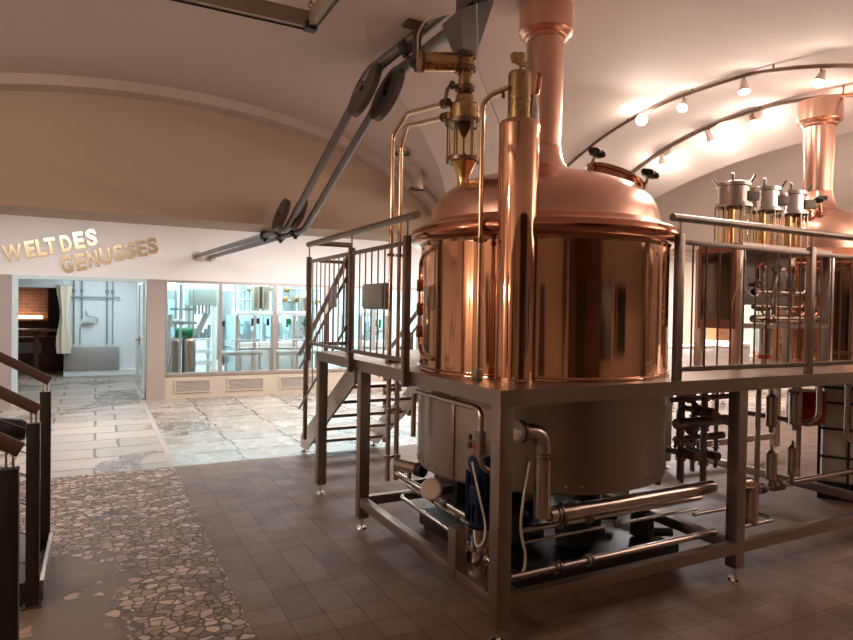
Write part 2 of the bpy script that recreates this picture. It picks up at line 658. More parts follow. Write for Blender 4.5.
# ------------------------------------------------------------------ floor
XB, YB, YW = 0.74, 7.12, 12.3          # tile/path boundary, tile/flag boundary, far wall


def slab(name, m, x0, x1, y0, y1, z0=-0.12, z1=0.0):
    mb = MB()
    for v in (1,):
        mb.box(x0, x1, y0, y1, z0, z1)
    bm = mb.bm
    me = bpy.data.meshes.new(name)
    bm.to_mesh(me)
    bm.free()
    me.materials.append(m)
    o = bpy.data.objects.new(name, me)
    COL.objects.link(o)
    return struct(o)


slab('floor', TILES, XB, 14.0, -4.2, YB)
slab('floor.001', PATH, -5.0, XB, -4.2, YB)
slab('floor.002', FLAG, XB + 0.03, 14.0, YB, 17.6)
slab('floor.003', FLAG2, -5.0, XB - 0.03, YB, 20.0)
# edging strip between path and tiles
mb = MB()
mb.box(XB - 0.03, XB + 0.03, YB, 17.6, -0.05, 0.002)
struct(mb.build('trim_1', PILLAR))

# ------------------------------------------------------------------ ceiling vaults


def barrel(y):
    if y >= 4.3:
        return 3.83 - 4.3 + math.sqrt(max(0.0, 4.3 ** 2 - min(y - 4.3, 4.2) ** 2))
    if y >= 0.5:
        return 2.6 + 1.23 * math.sqrt(max(0.0, 1 - ((4.3 - y) / 3.8) ** 2))
    return 2.6 + 1.23 * math.sqrt(max(0.0, 1 - ((y + 3.3) / 3.8) ** 2))


def lun(x):
    best = 0.0
    for c in (0.6, -6.2):
        t = 1 - ((x - c) / 3.4) ** 2
        if t > 0:
            best = max(best, 2.55 + 1.36 * math.sqrt(t))
    return best


def ceil_z(x, y):
    z = barrel(y)
    if y > 4.3:
        z = max(z, lun(x))
    return z


def ceiling_grid(name, xs, ys, fz, m, thick=True):
    bm = bmesh.new()
    vs = [[bm.verts.new((x, y, fz(x, y))) for y in ys] for x in xs]
    for i in range(len(xs) - 1):
        for j in range(len(ys) - 1):
            bm.faces.new((vs[i][j], vs[i][j + 1], vs[i + 1][j + 1], vs[i + 1][j]))
    me = bpy.data.meshes.new(name)
    bm.to_mesh(me)
    bm.free()
    me.shade_smooth()
    me.set_sharp_from_angle(angle=math.radians(14))
    me.materials.append(m)
    o = bpy.data.objects.new(name, me)
    COL.objects.link(o)
    if thick:
        md = o.modifiers.new('thick', 'SOLIDIFY')
        md.thickness = 0.06
        md.offset = -1.0
    return struct(o)


def lin(a, b, n):
    return [a + (b - a) * i / n for i in range(n + 1)]




def groin_y(x):
    z = lun(x)
    if z <= 2.62:
        return 7.2
    if z >= 3.829:
        return 4.3
    return min(7.2, 4.3 + math.sqrt(max(0.0, 4.3 ** 2 - (z + 0.47) ** 2)))


def vault_mesh():
    bm = bmesh.new()
    xs = lin(-5.0, 6.0, 160)
    rows = []
    for x in xs:
        g = groin_y(x)
        r_ = [(x, y, barrel(y)) for y in lin(-4.2, 0.5, 30) + lin(0.5, 4.3, 40)[1:]]
        r_ += [(x, y, barrel(y)) for y in lin(4.3, max(g, 4.3001), 30)[1:]]
        r_ += [(x, y, max(lun(x), barrel(y))) for y in lin(max(g, 4.3001), 7.24, 16)[1:]]
        rows.append([bm.verts.new(p) for p in r_])
    for i in range(len(xs) - 1):
        for j in range(len(rows[0]) - 1):
            bm.faces.new((rows[i][j], rows[i][j + 1], rows[i + 1][j + 1], rows[i + 1][j]))
    me = bpy.data.meshes.new('ceiling')
    bm.to_mesh(me)
    bm.free()
    me.shade_smooth()
    me.set_sharp_from_angle(angle=math.radians(12))
    me.materials.append(PLASTER)
    o = bpy.data.objects.new('ceiling', me)
    COL.objects.link(o)
    md = o.modifiers.new('thick', 'SOLIDIFY')
    md.thickness = 0.06
    md.offset = -1.0
    return struct(o)


vault_mesh()


def t3(y):                                        # lower edge of the cross arch at the right
    return -4.2 + math.sqrt(7.7 ** 2 - (y - 3.95) ** 2) if y > 3.95 else 2.75 + 0.75 * math.sqrt(max(0, 1 - ((3.95 - y) / 3.6) ** 2))


# cross arch: soffit from the vault at X=6 down to its far edge at X=6.5, then its far face
YS = lin(0.5, 7.24, 90)
ceiling_grid('ceiling.001', [6.0, 6.5], YS, lambda x, y: (barrel(y) if x < 6.2 else min(t3(y), 9)), PLASTER, False)
bm = bmesh.new()
va = [bm.verts.new((6.5, y, t3(y))) for y in YS]
vb = [bm.verts.new((6.5, y, 4.0)) for y in YS]
for i in range(len(YS) - 1):
    bm.faces.new((va[i], va[i + 1], vb[i + 1], vb[i]))
me = bpy.data.meshes.new('wall_arch')
bm.to_mesh(me)
bm.free()
me.materials.append(PLASTER)
o = bpy.data.objects.new('wall_arch', me)
COL.objects.link(o)
struct(o)
ceiling_grid('ceiling.002', [6.45, 9, 11.5, 14.0], sorted(set(lin(-4.2, 0.5, 30) + lin(0.5, 7.24, 70))), lambda x, y: barrel(y), PLASTER)

# ------------------------------------------------------------------ walls
# thick wall over the wide opening towards the bright foyer
mb = MB()
mb.box(-5.0, 14.0, 7.2, 8.0, 2.62, 4.1)
struct(mb.build('wall_back', PLASTER_W))
# rib of the arch on that wall
mb = MB()
rs = []
for i in range(61):
    x = 0.6 - 3.36 + 6.72 * i / 60
    z = lun(x)
    rs.append(mb.ring([(x, 7.21, z - 0.10), (x, 6.98, z - 0.10), (x, 6.98, z + 0.03), (x, 7.21, z + 0.03)]))
mb.skin(rs)
struct(mb.build('trim_2', PLASTER))
for nm, bx in (('wall_left', (-5.15, -5.0, -4.3, 12.3, 0, 4.1)), ('wall_right', (14.0, 14.15, -4.3, 12.3, 0, 4.1)),
               ('wall_rear', (-5.15, 14.15, -4.35, -4.2, 0, 4.1))):
    mb = MB()
    mb.box(*bx)
    struct(mb.build(nm, PLASTER_W))
# unseen door, window and pilaster boards added to streak the kettle's reflections
for nm, bx, m_ in (('streak_board_1', (1.6, 2.9, -4.2, -4.11, 0, 2.2), BLACKM), ('streak_board_2', (-3.4, -2.2, -4.2, -4.12, 0, 2.2), WOODR), ('streak_board_4', (4.2, 5.6, -4.2, -4.15, 0.9, 2.2), DARKGL),
                   ('streak_board_5', (-5.0, -4.95, 1.2, 2.3, 0.8, 2.3), DARKGL), ('streak_board_3', (-5.0, -4.93, -2.6, -1.4, 0, 2.2), WOODT), ('streak_board_6', (7.0, 8.6, -4.2, -4.15, 0.9, 2.2), DARKGL),
                   ('streak_board_7', (-5.0, -4.9, 5.5, 5.9, 0, 2.9), WOODT), ('streak_board_8', (-5.0, -4.9, 2.9, 3.2, 0, 2.9), WOODT), ('streak_board_9', (-5.0, -4.92, 3.9, 4.0, 0, 2.9), WOODR), ('streak_board_rear', (-0.2, 4.4, -4.2, -4.13, 0, 3.4), WOODT), ('streak_board_10', (0.2, 0.6, -4.2, -4.0, 0, 2.9), PLASTER_W)):
    mb = MB()
    mb.box(*bx)
    struct(mb.build(nm, m_))
# foyer ceiling, far wall
mb = MB()
mb.box(-5.0, 14.0, 8.0, 12.45, 3.30, 3.36)
struct(mb.build('ceiling_foyer', WHITEW))
FZ = 2.15
mb = MB()
mb.box(-5.0, 14.0, YW, YW + 0.15, FZ, 3.30)
struct(mb.build('wall_far', WHITEW))
mb = MB()
mb.box(-5.0, -1.22, YW, YW + 0.15, 0, FZ)
struct(mb.build('wall_far_left', PILLAR))
mb = MB()
mb.box(0.80, 1.10, YW - 0.02, YW + 0.15, 0, FZ)
struct(mb.build('wall_far_pillar', PILLAR))
mb = MB()
mb.box(1.10, 10.4, YW, YW + 0.15, 0, 0.42)
struct(mb.build('wall_far_parapet', SILL))
mb = MB()
mb.box(10.4, 14.0, YW, YW + 0.15, 0, FZ)
struct(mb.build('wall_far_right', WHITEW))
# window band to the bottling room: one frame with mullions and panes
wx = [1.10, 2.06, 3.08, 4.12, 5.16, 6.2, 7.24, 8.28, 9.34, 10.4]
wt = bpy.data.objects.new('window_1', None)
wt.location = (1.1, YW, 0.42)
COL.objects.link(wt)
struct(wt)
mb = MB()
mb.box(1.10, 10.4, YW - 0.03, YW + 0.06, 0.42, 0.47)
mb.box(1.10, 10.4, YW - 0.01, YW + 0.06, FZ - 0.045, FZ)
for x in wx:
    mb.box(x - 0.03, x + 0.03, YW - 0.015, YW + 0.06, 0.47, FZ - 0.045)
mb.build('window_frame', ALU, wt)
for a, b_ in zip(wx[:-1], wx[1:]):
    mb = MB()
    mb.box(a + 0.03, b_ - 0.03, YW + 0.02, YW + 0.03, 0.47, FZ - 0.045)
    mb.build('window_pane', GLASS, wt)
# bottling room shell
for nm, bx, m in (('wall_bottling_back', (0.95, 14.0, 17.4, 17.5, 0, 3.0), COOLW),
                  ('ceiling_bottling', (0.95, 14.0, 12.45, 17.5, 3.0, 3.06), COOLW),
                  ('wall_corridor_right', (0.86, 0.95, 12.45, 17.5, 0, 3.0), COOLW),
                  ('wall_corridor_back', (-0.66, 0.86, 17.0, 17.1, 0, 2.6), COOLW),
                  ('ceiling_corridor', (-3.0, 0.86, 12.45, 20.0, 2.6, 2.66), COOLW),
                  ('wall_corridor_left', (-3.1, -3.0, 12.45, 20.0, 0, 2.6), DARKW),
                  ('wall_taproom_side', (-0.66, -0.60, 17.1, 20.0, 0, 2.6), DARKW)):
    mb = MB()
    mb.box(*bx)
    struct(mb.build(nm, m))
mb = MB()
mb.box(-3.0, -0.66, 19.6, 19.7, 0, 2.6)
o = mb.build('wall_taproom_back', BRICK)
struct(o)
# header over the taproom opening and its jamb
mb = MB()
mb.box(-3.0, -0.66, 16.9, 17.1, 2.05, 2.6)
struct(mb.build('trim_3', COOLW))
# low white plinth in front of the corridor's back wall
mb = MB()
mb.box(-0.66, 0.86, 16.90, 17.0, 0, 0.14)
struct(mb.build('baseboard_corridor', COOLW))
# entrance door: light frame round the opening, glass leaf standing open at the right
dt = bpy.data.objects.new('door_1', None)
dt.location = (-0.2, YW, 0)
COL.objects.link(dt)
struct(dt)
FRG = mat('door_frame_pale', (0.55, 0.68, 0.70), 0.35, 0.2, var=0.04, scale=5)
mb = MB()
mb.box(-1.22, -1.14, YW - 0.01, YW + 0.12, 0, FZ)
mb.box(-1.14, 0.80, YW - 0.01, YW + 0.12, FZ - 0.06, FZ)
mb.build('door_frame', FRG, dt)
mb = MB()
mb.box(0.745, 0.765, YW + 0.10, YW + 1.25, 0.03, FZ - 0.08)
mb.build('door_leaf', GLASS, dt)
mb = MB()
mb.box(0.735, 0.775, YW + 0.05, YW + 0.10, 0.02, FZ - 0.07)
mb.box(0.735, 0.775, YW + 1.25, YW + 1.29, 0.02, FZ - 0.07)
mb.box(0.735, 0.775, YW + 0.10, YW + 1.25, 0.0, 0.03)
mb.build('door_stile', FRG, dt)
mb = MB()
mb.tube([(0.735, YW + 1.12, 1.02), (0.68, YW + 1.12, 1.02), (0.68, YW + 0.98, 1.02)], 0.012, bend=0.03)
mb.obox((0.735, YW + 1.12, 1.0), (0.012, 0.05, 0.16))
mb.build('door_handle', STEEL_D, dt)


# ------------------------------------------------------------------ brewing platform
PX, PY, PZ = 1.79, 2.63, 1.30
K1 = (2.748, 3.572)
K2 = (5.87, 3.55)
KR, KR2 = 0.843, 0.52
plat = thing('brewing_platform', 'long stainless steel brewing platform on square legs carrying the copper kettles', 'platform', (4.5, 3.7, 0))


def holed_plate(outer, holes, z0, z1):
    mb = MB()
    bm = mb.bm
    edges = []
    for loop in [outer] + [[(c[0] + r_ * math.cos(2 * PI * k / 64), c[1] + r_ * math.sin(2 * PI * k / 64)) for k in range(64)] for c, r_ in holes]:
        vs = [bm.verts.new((x, y, z1)) for x, y in loop]
        for i in range(len(vs)):
            edges.append(bm.edges.new((vs[i], vs[(i + 1) % len(vs)])))
    bmesh.ops.triangle_fill(bm, use_beauty=True, use_dissolve=False, edges=edges)
    ret = bmesh.ops.extrude_face_region(bm, geom=bm.faces[:])
    for v in [e for e in ret['geom'] if isinstance(e, bmesh.types.BMVert)]:
        v.co.z = z0
    return mb


deck_loop = [(PX, PY), (7.5, PY), (7.5, 5.0), (2.98, 5.0), (2.98, 5.62), (PX, 5.62)]
holed_plate(deck_loop, [(K1, KR + 0.012), (K2, KR2 + 0.012)], PZ - 0.012, PZ).build('deck', STEEL_B, plat, flat=True)
mb = MB()
bt = 0.05
for a, b_ in zip(deck_loop, deck_loop[1:] + deck_loop[:1]):
    x0, x1 = sorted((a[0], b_[0]))
    y0, y1 = sorted((a[1], b_[1]))
    cx, cy = 4.0, 3.8
    if x0 == x1:
        xo = x0 if x0 < 2 else x0 - bt
        mb.box(xo, xo + bt, y0 + bt, y1 - bt, PZ - 0.082, PZ - 0.012)
    else:
        yo = y0 if y0 < 3 else y0 - bt
        mb.box(x0, x1, yo, yo + bt, PZ - 0.082, PZ - 0.012)
for x in (3.64, 5.55):
    mb.box(x - 0.04, x + 0.04, PY + 0.05, 2.78, PZ - 0.08, PZ - 0.012)
mb.build('edge_beam', STEEL_B, plat)
LS = 0.085
legs = [(PX + LS / 2, PY + LS / 2), (3.645, PY + LS / 2), (5.56, PY + LS / 2), (7.45, PY + LS / 2),
        (PX + LS / 2, 4.51 + LS / 2), (PX + LS / 2, 5.575), (3.645, 4.95), (5.56, 4.95), (7.45, 4.95)]
for (x, y) in legs:
    mb = MB()
    mb.box(x - LS / 2 + 0.003, x + LS / 2, y - LS / 2 + 0.003, y + LS / 2, 0.085, PZ - 0.080, 0.004)
    lg = mb.build('leg', STEEL_B, plat)
    mb = MB()
    mb.cyl((x, y, 0.0), (x, y, 0.016), 0.042, 0.036)
    mb.cyl((x, y, 0.016), (x, y, 0.095), 0.011)
    mb.build('foot', CHROME, lg)
for nm, bx in (('front', (PX + LS, 7.45, PY + 0.005, PY + 0.065, 0.18, 0.25)), ('side', (PX + 0.005, PX + 0.065, PY + LS, 4.51, 0.18, 0.25)),
               ('cross', (PX + LS, 3.6, 4.52, 4.58, 0.18, 0.25)), ('cross', (3.62, 3.68, PY + LS, 4.92, 0.18, 0.25)),
               ('cross', (5.53, 5.59, PY + LS, 4.92, 0.18, 0.25)), ('cross', (3.69, 7.45, 4.92, 4.98, 0.18, 0.25))):
    mb = MB()
    mb.box(*bx, 0.004)
    mb.build('lower_beam', STEEL_B, plat)
mb = MB()
c = U(451.5, 560, 0, PX)
mb.box(PX, PX + 0.075, c.y - 0.04, c.y + 0.045, 0.18, 0.47, 0.004)
mb.build('stub_post', STEEL_B, plat)


# guard rails -------------------------------------------------------
def guard(name, label, axis, fixed, p0, p1, posts, zrail, over0=0.12, over1=0.05, skip=()):
    """straight guard along X (axis 0) or Y (axis 1)"""
    def P(s, z, d=0.0):
        return Vector((s, fixed + d, z)) if axis == 0 else Vector((fixed + d, s, z))
    t = thing(name, label, 'guard rail', P((p0 + p1) / 2, PZ))
    mb = MB()
    mb.cyl(P(p0 - over0, zrail), P(p1 + over1, zrail), 0.024)
    mb.build('handrail', STEEL_D, t)
    for s in posts:
        mb = MB()
        c = P(s, 0)
        mb.box(c.x - 0.022, c.x + 0.022, c.y - 0.022, c.y + 0.022, PZ - 0.10 if axis == 1 else PZ, 2.17, 0.004)
        mb.cyl(P(s, 2.17), P(s, zrail), 0.007, seg=8)
        mb.build('post', STEEL_D, t)
    for z, r_ in ((2.125, 0.016), (1.368, 0.014)):
        mb = MB()
        a, b_ = P(p0, z), P(p1, z)
        mb.obox((a + b_) / 2, ((abs(p1 - p0), 0.022, 0.03) if axis == 0 else (0.022, abs(p1 - p0), 0.03)), bev=0.003)
        mb.build('cross_rail', STEEL_D, t)
    n = round(abs(p1 - p0) / 0.117)
    for i in range(1, n):
        s = p0 + (p1 - p0) * i / n
        if min(abs(s - q) for q in posts) < 0.04:
            continue
        mb = MB()
        mb.cyl(P(s, 1.368), P(s, 2.125), 0.0058, seg=6)
        mb.build('baluster', STEEL_D, t)
    return t


XG = PX - 0.024
g1 = guard('guard_rail', 'stainless guard rail with thin upright bars on the left side of the platform', 1, XG, 3.683, 5.797, (3.683, 4.678, 5.797), 2.288, 0.14, 0.03)
g2 = guard('guard_rail', 'stainless guard rail along the front of the platform, right of the big kettle', 0, PY + 0.03, 3.065, 7.4, (3.065, 4.345, 5.63, 7.38), 2.266, 0.065, 0.05)
g3 = guard('guard_rail', 'short stainless guard rail across the stair end of the platform', 0, 5.64, XG + 0.05, 2.10, (2.10,), 2.288, 0.04, 0.03)
# grey control box fixed on the left guard rail
p = U(377.5, 296.5, 0, XG - 0.03)
mb = MB()
mb.box(XG - 0.06, XG - 0.03, p.y - 0.20, p.y + 0.20, p.z - 0.09, p.z + 0.09, 0.006)
cb = mb.build('control_box', GREYPL)
tag(cb, 'small flat grey control box hung on the left guard rail bars', 'control box')
mb = MB()
mb.box(XG - 0.075, XG - 0.06, p.y - 0.18, p.y + 0.18, p.z - 0.075, p.z + 0.075, 0.004)
mb.build('cover', GREYPL, cb)
p = U(332, 297, 0, 2.02)
mb = MB()
mb.prism([(2.02, p.y + 0.10, p.z - 0.10), (2.02, p.y - 0.12, p.z - 0.10), (2.02, p.y - 0.12, p.z + 0.10), (2.02, p.y + 0.02, p.z + 0.10)], (0.008, 0, 0))
tag(mb.build('rail_plate', GREYPL), 'slanted grey metal plate on the stair handrail', 'plate')

# staircase ----------------------------------------------------------
st = thing('staircase', 'open steel staircase with dark treads climbing to the platform landing', 'staircase', (2.62, 6.4, 0))
SY0, SY1 = 5.66, 7.30
for x in (2.18, 3.06):
    mb = MB()
    mb.prism([(x, SY0, 1.22), (x, SY0, 0.98), (x, SY1 - 0.12, 0.04), (x, SY1 + 0.10, 0.04), (x, SY1 + 0.10, 0.17)], (0.03, 0, 0))
    s_ = mb.build('stringer', STEEL, st)
    mb = MB()
    mb.cyl((x + 0.015, SY1 - 0.02, 0), (x + 0.015, SY1 - 0.02, 0.012), 0.035)
    mb.cyl((x + 0.015, SY1 - 0.02, 0.012), (x + 0.015, SY1 - 0.02, 0.06), 0.011)
    mb.build('foot', STEEL_D, s_)
for i in range(6):
    z = 1.30 - 0.186 * (i + 1)
    y = SY0 + 0.16 + (SY1 - SY0 - 0.1) * i / 6
    mb = MB()
    mb.box(2.21, 3.06, y - 0.125, y + 0.125, z - 0.035, z, 0.004)
    mb.build('tread', STEEL_D, st)
for x in (2.06, 3.12):
    a = Vector((x, 7.25, 1.02)) if x < 2.5 else Vector((x, 7.25, 1.02))
    b_ = Vector((x, 5.70, 2.02)) if x < 2.5 else Vector((x, 5.70, 2.0))
    if x < 2.5:
        a, b_ = U(300, 354, 0, x), U(351, 252, 0, x)
    mb = MB()
    mb.cyl(a, b_, 0.024)
    mb.build('stair_handrail', STEEL_D, st)
    mb = MB()
    mb.cyl(a - Vector((0, 0, 0.16)), b_ - Vector((0, 0, 0.16)), 0.014)
    mb.cyl(a - Vector((0, 0, 0.62)), b_ - Vector((0, 0, 0.62)), 0.012)
    mb.build('stair_rail', STEEL_D, st)
    for w in (0.06, 0.5, 0.94):
        q = a.lerp(b_, w)
        mb = MB()
        mb.box(q.x + 0.02, q.x + 0.06, q.y - 0.02, q.y + 0.02, max(0.02, q.z - 1.02), q.z - 0.07)
        mb.cyl((q.x + 0.04, q.y, q.z - 0.08), (q.x, q.y, q.z), 0.008, seg=8)
        mb.build('stair_post', STEEL_D, st)
    for k in range(9):
        q = a.lerp(b_, 0.1 + 0.8 * k / 8)
        mb = MB()
        mb.cyl((q.x, q.y, q.z - 0.62), (q.x, q.y, q.z - 0.16), 0.006, seg=6)
        mb.build('stair_baluster', STEEL_D, st)


# ------------------------------------------------------------------ copper kettles
def kettle(C, R, chim, label, zb, z_ceil, manway=None, knobs=True, jacket=True):
    cx, cy = C
    k = R / 0.843
    t = thing('brew_kettle', label, 'brew kettle', (cx, cy, zb))
    mb = MB()
    mb.lathe([(R + 0.006, PZ), (R + 0.006, PZ + 0.012), (R, PZ + 0.02), (R, 2.12), (R + 0.015, 2.14), (R + 0.015, 2.16), (R - 0.03, 2.17)], (cx, cy, 0), seg=96, cap=False)
    body = mb.build('body', COPPER, t)
    mb = MB()
    mb.lathe([(R - 0.01, 2.135), (R + 0.03, 2.135), (R + 0.062, 2.15), (R + 0.078, 2.175), (R + 0.080, 2.20), (R + 0.066, 2.225), (R + 0.045, 2.232), (R + 0.03, 2.225)], (cx, cy, 0), seg=96, cap=False)
    mb.build('rim', COPPER_D, t)
    mb = MB()
    mb.lathe([(R + 0.055, 2.228), (R + 0.02, 2.25), (R - 0.045, 2.268), (R - 0.06, 2.285)], (cx, cy, 0), seg=96, cap=False)
    mb.build('eaves', COPPER_S, t)
    prof = [(0.772, 2.27), (0.768, 2.33), (0.748, 2.40), (0.712, 2.455), (0.665, 2.50), (0.61, 2.538), (0.53, 2.572), (0.43, 2.602), (0.32, 2.628), (0.235, 2.648)]
    neck = [(0.235, 2.648), (0.185, 2.672), (0.155, 2.705), (0.136, 2.75), (0.125, 2.80), (0.119, 2.83), (0.122, 2.832), (0.122, 2.845), (0.118, 2.847)]
    if abs(chim[0] - cx) + abs(chim[1] - cy) < 0.01:
        mb = MB()
        mb.lathe([(0.235 + (r_ - 0.235) * (R - 0.063 - 0.235) / 0.537, z) for r_, z in prof] + [(0.21, 2.652)], (cx, cy, 0), seg=96, cap=False)
        mb.build('dome', COPPER_S, t)
        nk = neck
    else:
        mb = MB()
        mb.lathe([(r_ * k, 2.27 + (z - 2.27)) for r_, z in prof] + [(0.0, 2.66)], (cx, cy, 0), seg=96, cap=False)
        mb.build('dome', COPPER_S, t)
        nk = [(0.30, 2.60)] + neck
    mb = MB()
    mb.lathe(nk, (chim[0], chim[1], 0), seg=48, cap=False)
    mb.build('neck', COPPER_S, t)
    mb = MB()
    mb.lathe([(0.118, 2.80), (0.119, 2.90), (0.126, 3.2), (0.130, z_ceil - 0.22)], (chim[0], chim[1], 0), seg=48, cap=False)
    mb.build('chimney', COPPER_S, t)
    mb = MB()
    zc = z_ceil - 0.24
    mb.lathe([(0.128, zc), (0.14, zc + 0.005), (0.150, zc + 0.015), (0.147, zc + 0.03), (0.160, zc + 0.035), (0.172, zc + 0.045), (0.180, zc + 0.05), (0.175, zc + 0.058), (0.184, zc + 0.064), (0.184, z_ceil)], (chim[0], chim[1], 0), seg=48, cap=False)
    mb.build('chimney_collar', COPPER_S, t)
    for a0, r0_ in ((-2.2, 0.0),):
        mb = MB()
        mb.torus((cx, cy, PZ + 0.02), (0, 0, 1), R + 0.004, 0.006, seg=72, sub=6)
        mb.build('base_seam', COPPER_D, t)
    # hatch on the dome
    if manway:
        ang, rr, lr = manway
        dv = Vector((math.cos(ang), math.sin(ang), 0))
        n = (dv * 0.36 + Vector((0, 0, 0.93))).normalized()
        c = Vector((cx, cy, 2.588)) + dv * rr
        mb = MB()
        mb.lathe([(lr + 0.02, -0.06), (lr + 0.02, 0.035), (lr + 0.035, 0.04), (lr + 0.035, 0.055), (lr, 0.055)], c, n, seg=40, cap=False)
        hz = mb.build('hatch_ring', COPPER_D, t)
        mb = MB()
        mb.lathe([(lr + 0.02, 0.056), (lr + 0.02, 0.068), (lr - 0.05, 0.078), (lr - 0.06, 0.085), (0.02, 0.10), (0.001, 0.10)], c, n, seg=40, cap=False)
        hd = mb.build('hatch_lid', BRASS, t)
        fx, fy = MB.frame(n)
        for j, w in enumerate((0.4, 0.4 + 2 * PI / 3, 0.4 + 4 * PI / 3)):
            dq = fx * math.cos(w + 1.15) + fy * math.sin(w + 1.15)
            e = c + dq * (lr + 0.045) + n * 0.035
            mb = MB()
            mb.cyl(e - n * 0.04, e + n * 0.05, 0.012, seg=10)
            kb = mb.build('hatch_bolt', STEEL_P, t)
            mb = MB()
            mb.lathe([(0.012, 0.055), (0.038, 0.062), (0.046, 0.085), (0.038, 0.108), (0.012, 0.115)], e, n, seg=16)
            for q in range(5):
                aa = 2 * PI * q / 5
                mb.sphere(e + n * 0.085 + (fx * math.cos(aa) + fy * math.sin(aa)) * 0.044, 0.022, 8)
            mb.build('knob', BLACK, kb)
        mb = MB()
        mb.tube([c + fx * (lr + 0.03) + n * 0.05, c + fx * (lr + 0.02) + n * 0.12, c + fx * (lr - 0.12) + n * 0.12, c + fx * (lr - 0.13) + n * 0.08], 0.007, bend=0.04)
        mb.build('hatch_handle', STEEL_P, t)
    if jacket:
        mb = MB()
        mb.lathe([(0.02, zb + 0.0), (R - 0.06, zb + 0.0), (R - 0.01, zb + 0.01), (R - 0.004, zb + 0.02), (R - 0.004, PZ - 0.02)], (cx, cy, 0), seg=96, cap=False)
        jk = mb.build('steel_jacket', STEEL_J, t)
        for w in range(26):
            mb = MB()
            aa = PI * 0.86 + (w + 0.5) * PI * 0.95 / 26
            e = Vector((cx + (R - 0.002) * math.cos(aa), cy + (R - 0.002) * math.sin(aa), zb + 0.055))
            mb.sphere(e, 0.007, 8)
            mb.build('bolt', STEEL_D, jk)
    return t, body


k1, body1 = kettle(K1, KR, K1, 'large polished copper brew kettle nearest the camera, behind the tall copper cylinder', 0.645, 3.80,
                   manway=(-0.60, 0.47, 0.175))
# panel seam riveted into the left of the kettle and the jacket's flat access panel
cx, cy = K1


def cyl_pt(c, r_, ang, z):
    return Vector((c[0] + r_ * math.cos(ang), c[1] + r_ * math.sin(ang), z))


a0, a1 = PI * 0.89, PI * 1.0
pts = []
for k in range(9):
    w = k / 8 * PI / 2
    pts.append(cyl_pt(K1, KR + 0.004, a1 + (a0 - a1) * math.sin(w), 2.08 - 0.10 * (1 - math.cos(w))))
for k in range(1, 8):
    pts.append(cyl_pt(K1, KR + 0.004, a0, 1.98 - 0.50 * k / 8))
for k in range(9):
    w = (1 - k / 8) * PI / 2
    pts.append(cyl_pt(K1, KR + 0.004, a1 + (a0 - a1) * math.sin(w), 1.38 + 0.10 * (1 - math.cos(w))))
mb = MB()
mb.tube(pts, 0.010, 8)
mb.build('door_seam', COPPER, body1)
for z in (1.55, 1.70, 1.86):
    mb = MB()
    mb.obox(cyl_pt(K1, KR + 0.012, PI * 0.895, z), (0.03, 0.03, 0.08), Matrix.Rotation(PI * 0.895, 3, 'Z'), 0.005)
    mb.build('door_hinge', COPPER_D, body1)
sa = math.radians(195)
mb = MB()
p = cyl_pt(K1, KR + 0.0, sa, 0.95)
mb.obox(p, (0.012, 0.035, 0.56), Matrix.Rotation(sa, 3, 'Z'), 0.003)
mb.build('jacket_seam', STEEL_J, k1)
k2, body2 = kettle(K2, KR2, K2, 'second polished copper brew kettle at the right edge, behind the glass filter stand', 1.12, 3.66,
                   manway=(PI * 1.05, 0.30, 0.10))

# ------------------------------------------------------------------ tall copper cylinder at the corner
cc = U(514.5, 381, 2, PZ)
cx, cy = cc.x, cc.y
ct = thing('copper_cylinder', 'tall slim copper cylinder with brass head at the platform corner in front of the kettle', 'copper cylinder', (cx, cy, PZ))
mb = MB()
mb.lathe([(0.118, PZ), (0.118, PZ + 0.012), (0.114, PZ + 0.016), (0.114, 2.75), (0.108, 2.765), (0.02, 2.768)], (cx, cy, 0), seg=56)
mb.build('shell', COPPER, ct)
mb = MB()
mb.lathe([(0.072, 2.766), (0.072, 2.775), (0.064, 2.78), (0.064, 3.03), (0.058, 3.045), (0.01, 3.05)], (cx - 0.005, cy, 0), seg=36)
hd = mb.build('head', BRASS, ct, ang=15)
mb = MB()
mb.cyl((cx, cy, 3.045), (cx, cy, 3.11), 0.010)
mb.obox((cx - 0.005, cy, 3.10), (0.10, 0.03, 0.03), Matrix.Rotation(0.2, 3, 'Y'), 0.004)
mb.obox((cx - 0.035, cy, 3.13), (0.045, 0.04, 0.035), None, 0.004)
mb.obox((cx + 0.0, cy, 3.135), (0.035, 0.04, 0.04), None, 0.004)
mb.build('valve', BRASS, hd)
mb = MB()
mb.tube([(cx + 0.055, cy - 0.01, 2.93), (cx + 0.105, cy - 0.01, 2.93), (cx + 0.125, cy - 0.01, 2.99), (cx + 0.125, cy - 0.01, 3.06)], 0.014, 12, bend=0.045)
mb.flange((cx + 0.125, cy - 0.01, 3.055), (0, 0, 1), 0.019, 0.008)
mb.build('vent_elbow', COPPER_D, ct)
mb = MB()
mb.lathe([(0.032, 2.767), (0.032, 2.83), (0.026, 2.87), (0.014, 2.91), (0.014, 2.925)], (cx + 0.085, cy - 0.015, 0), seg=20)
mb.build('relief_bottle', CHROME, ct)

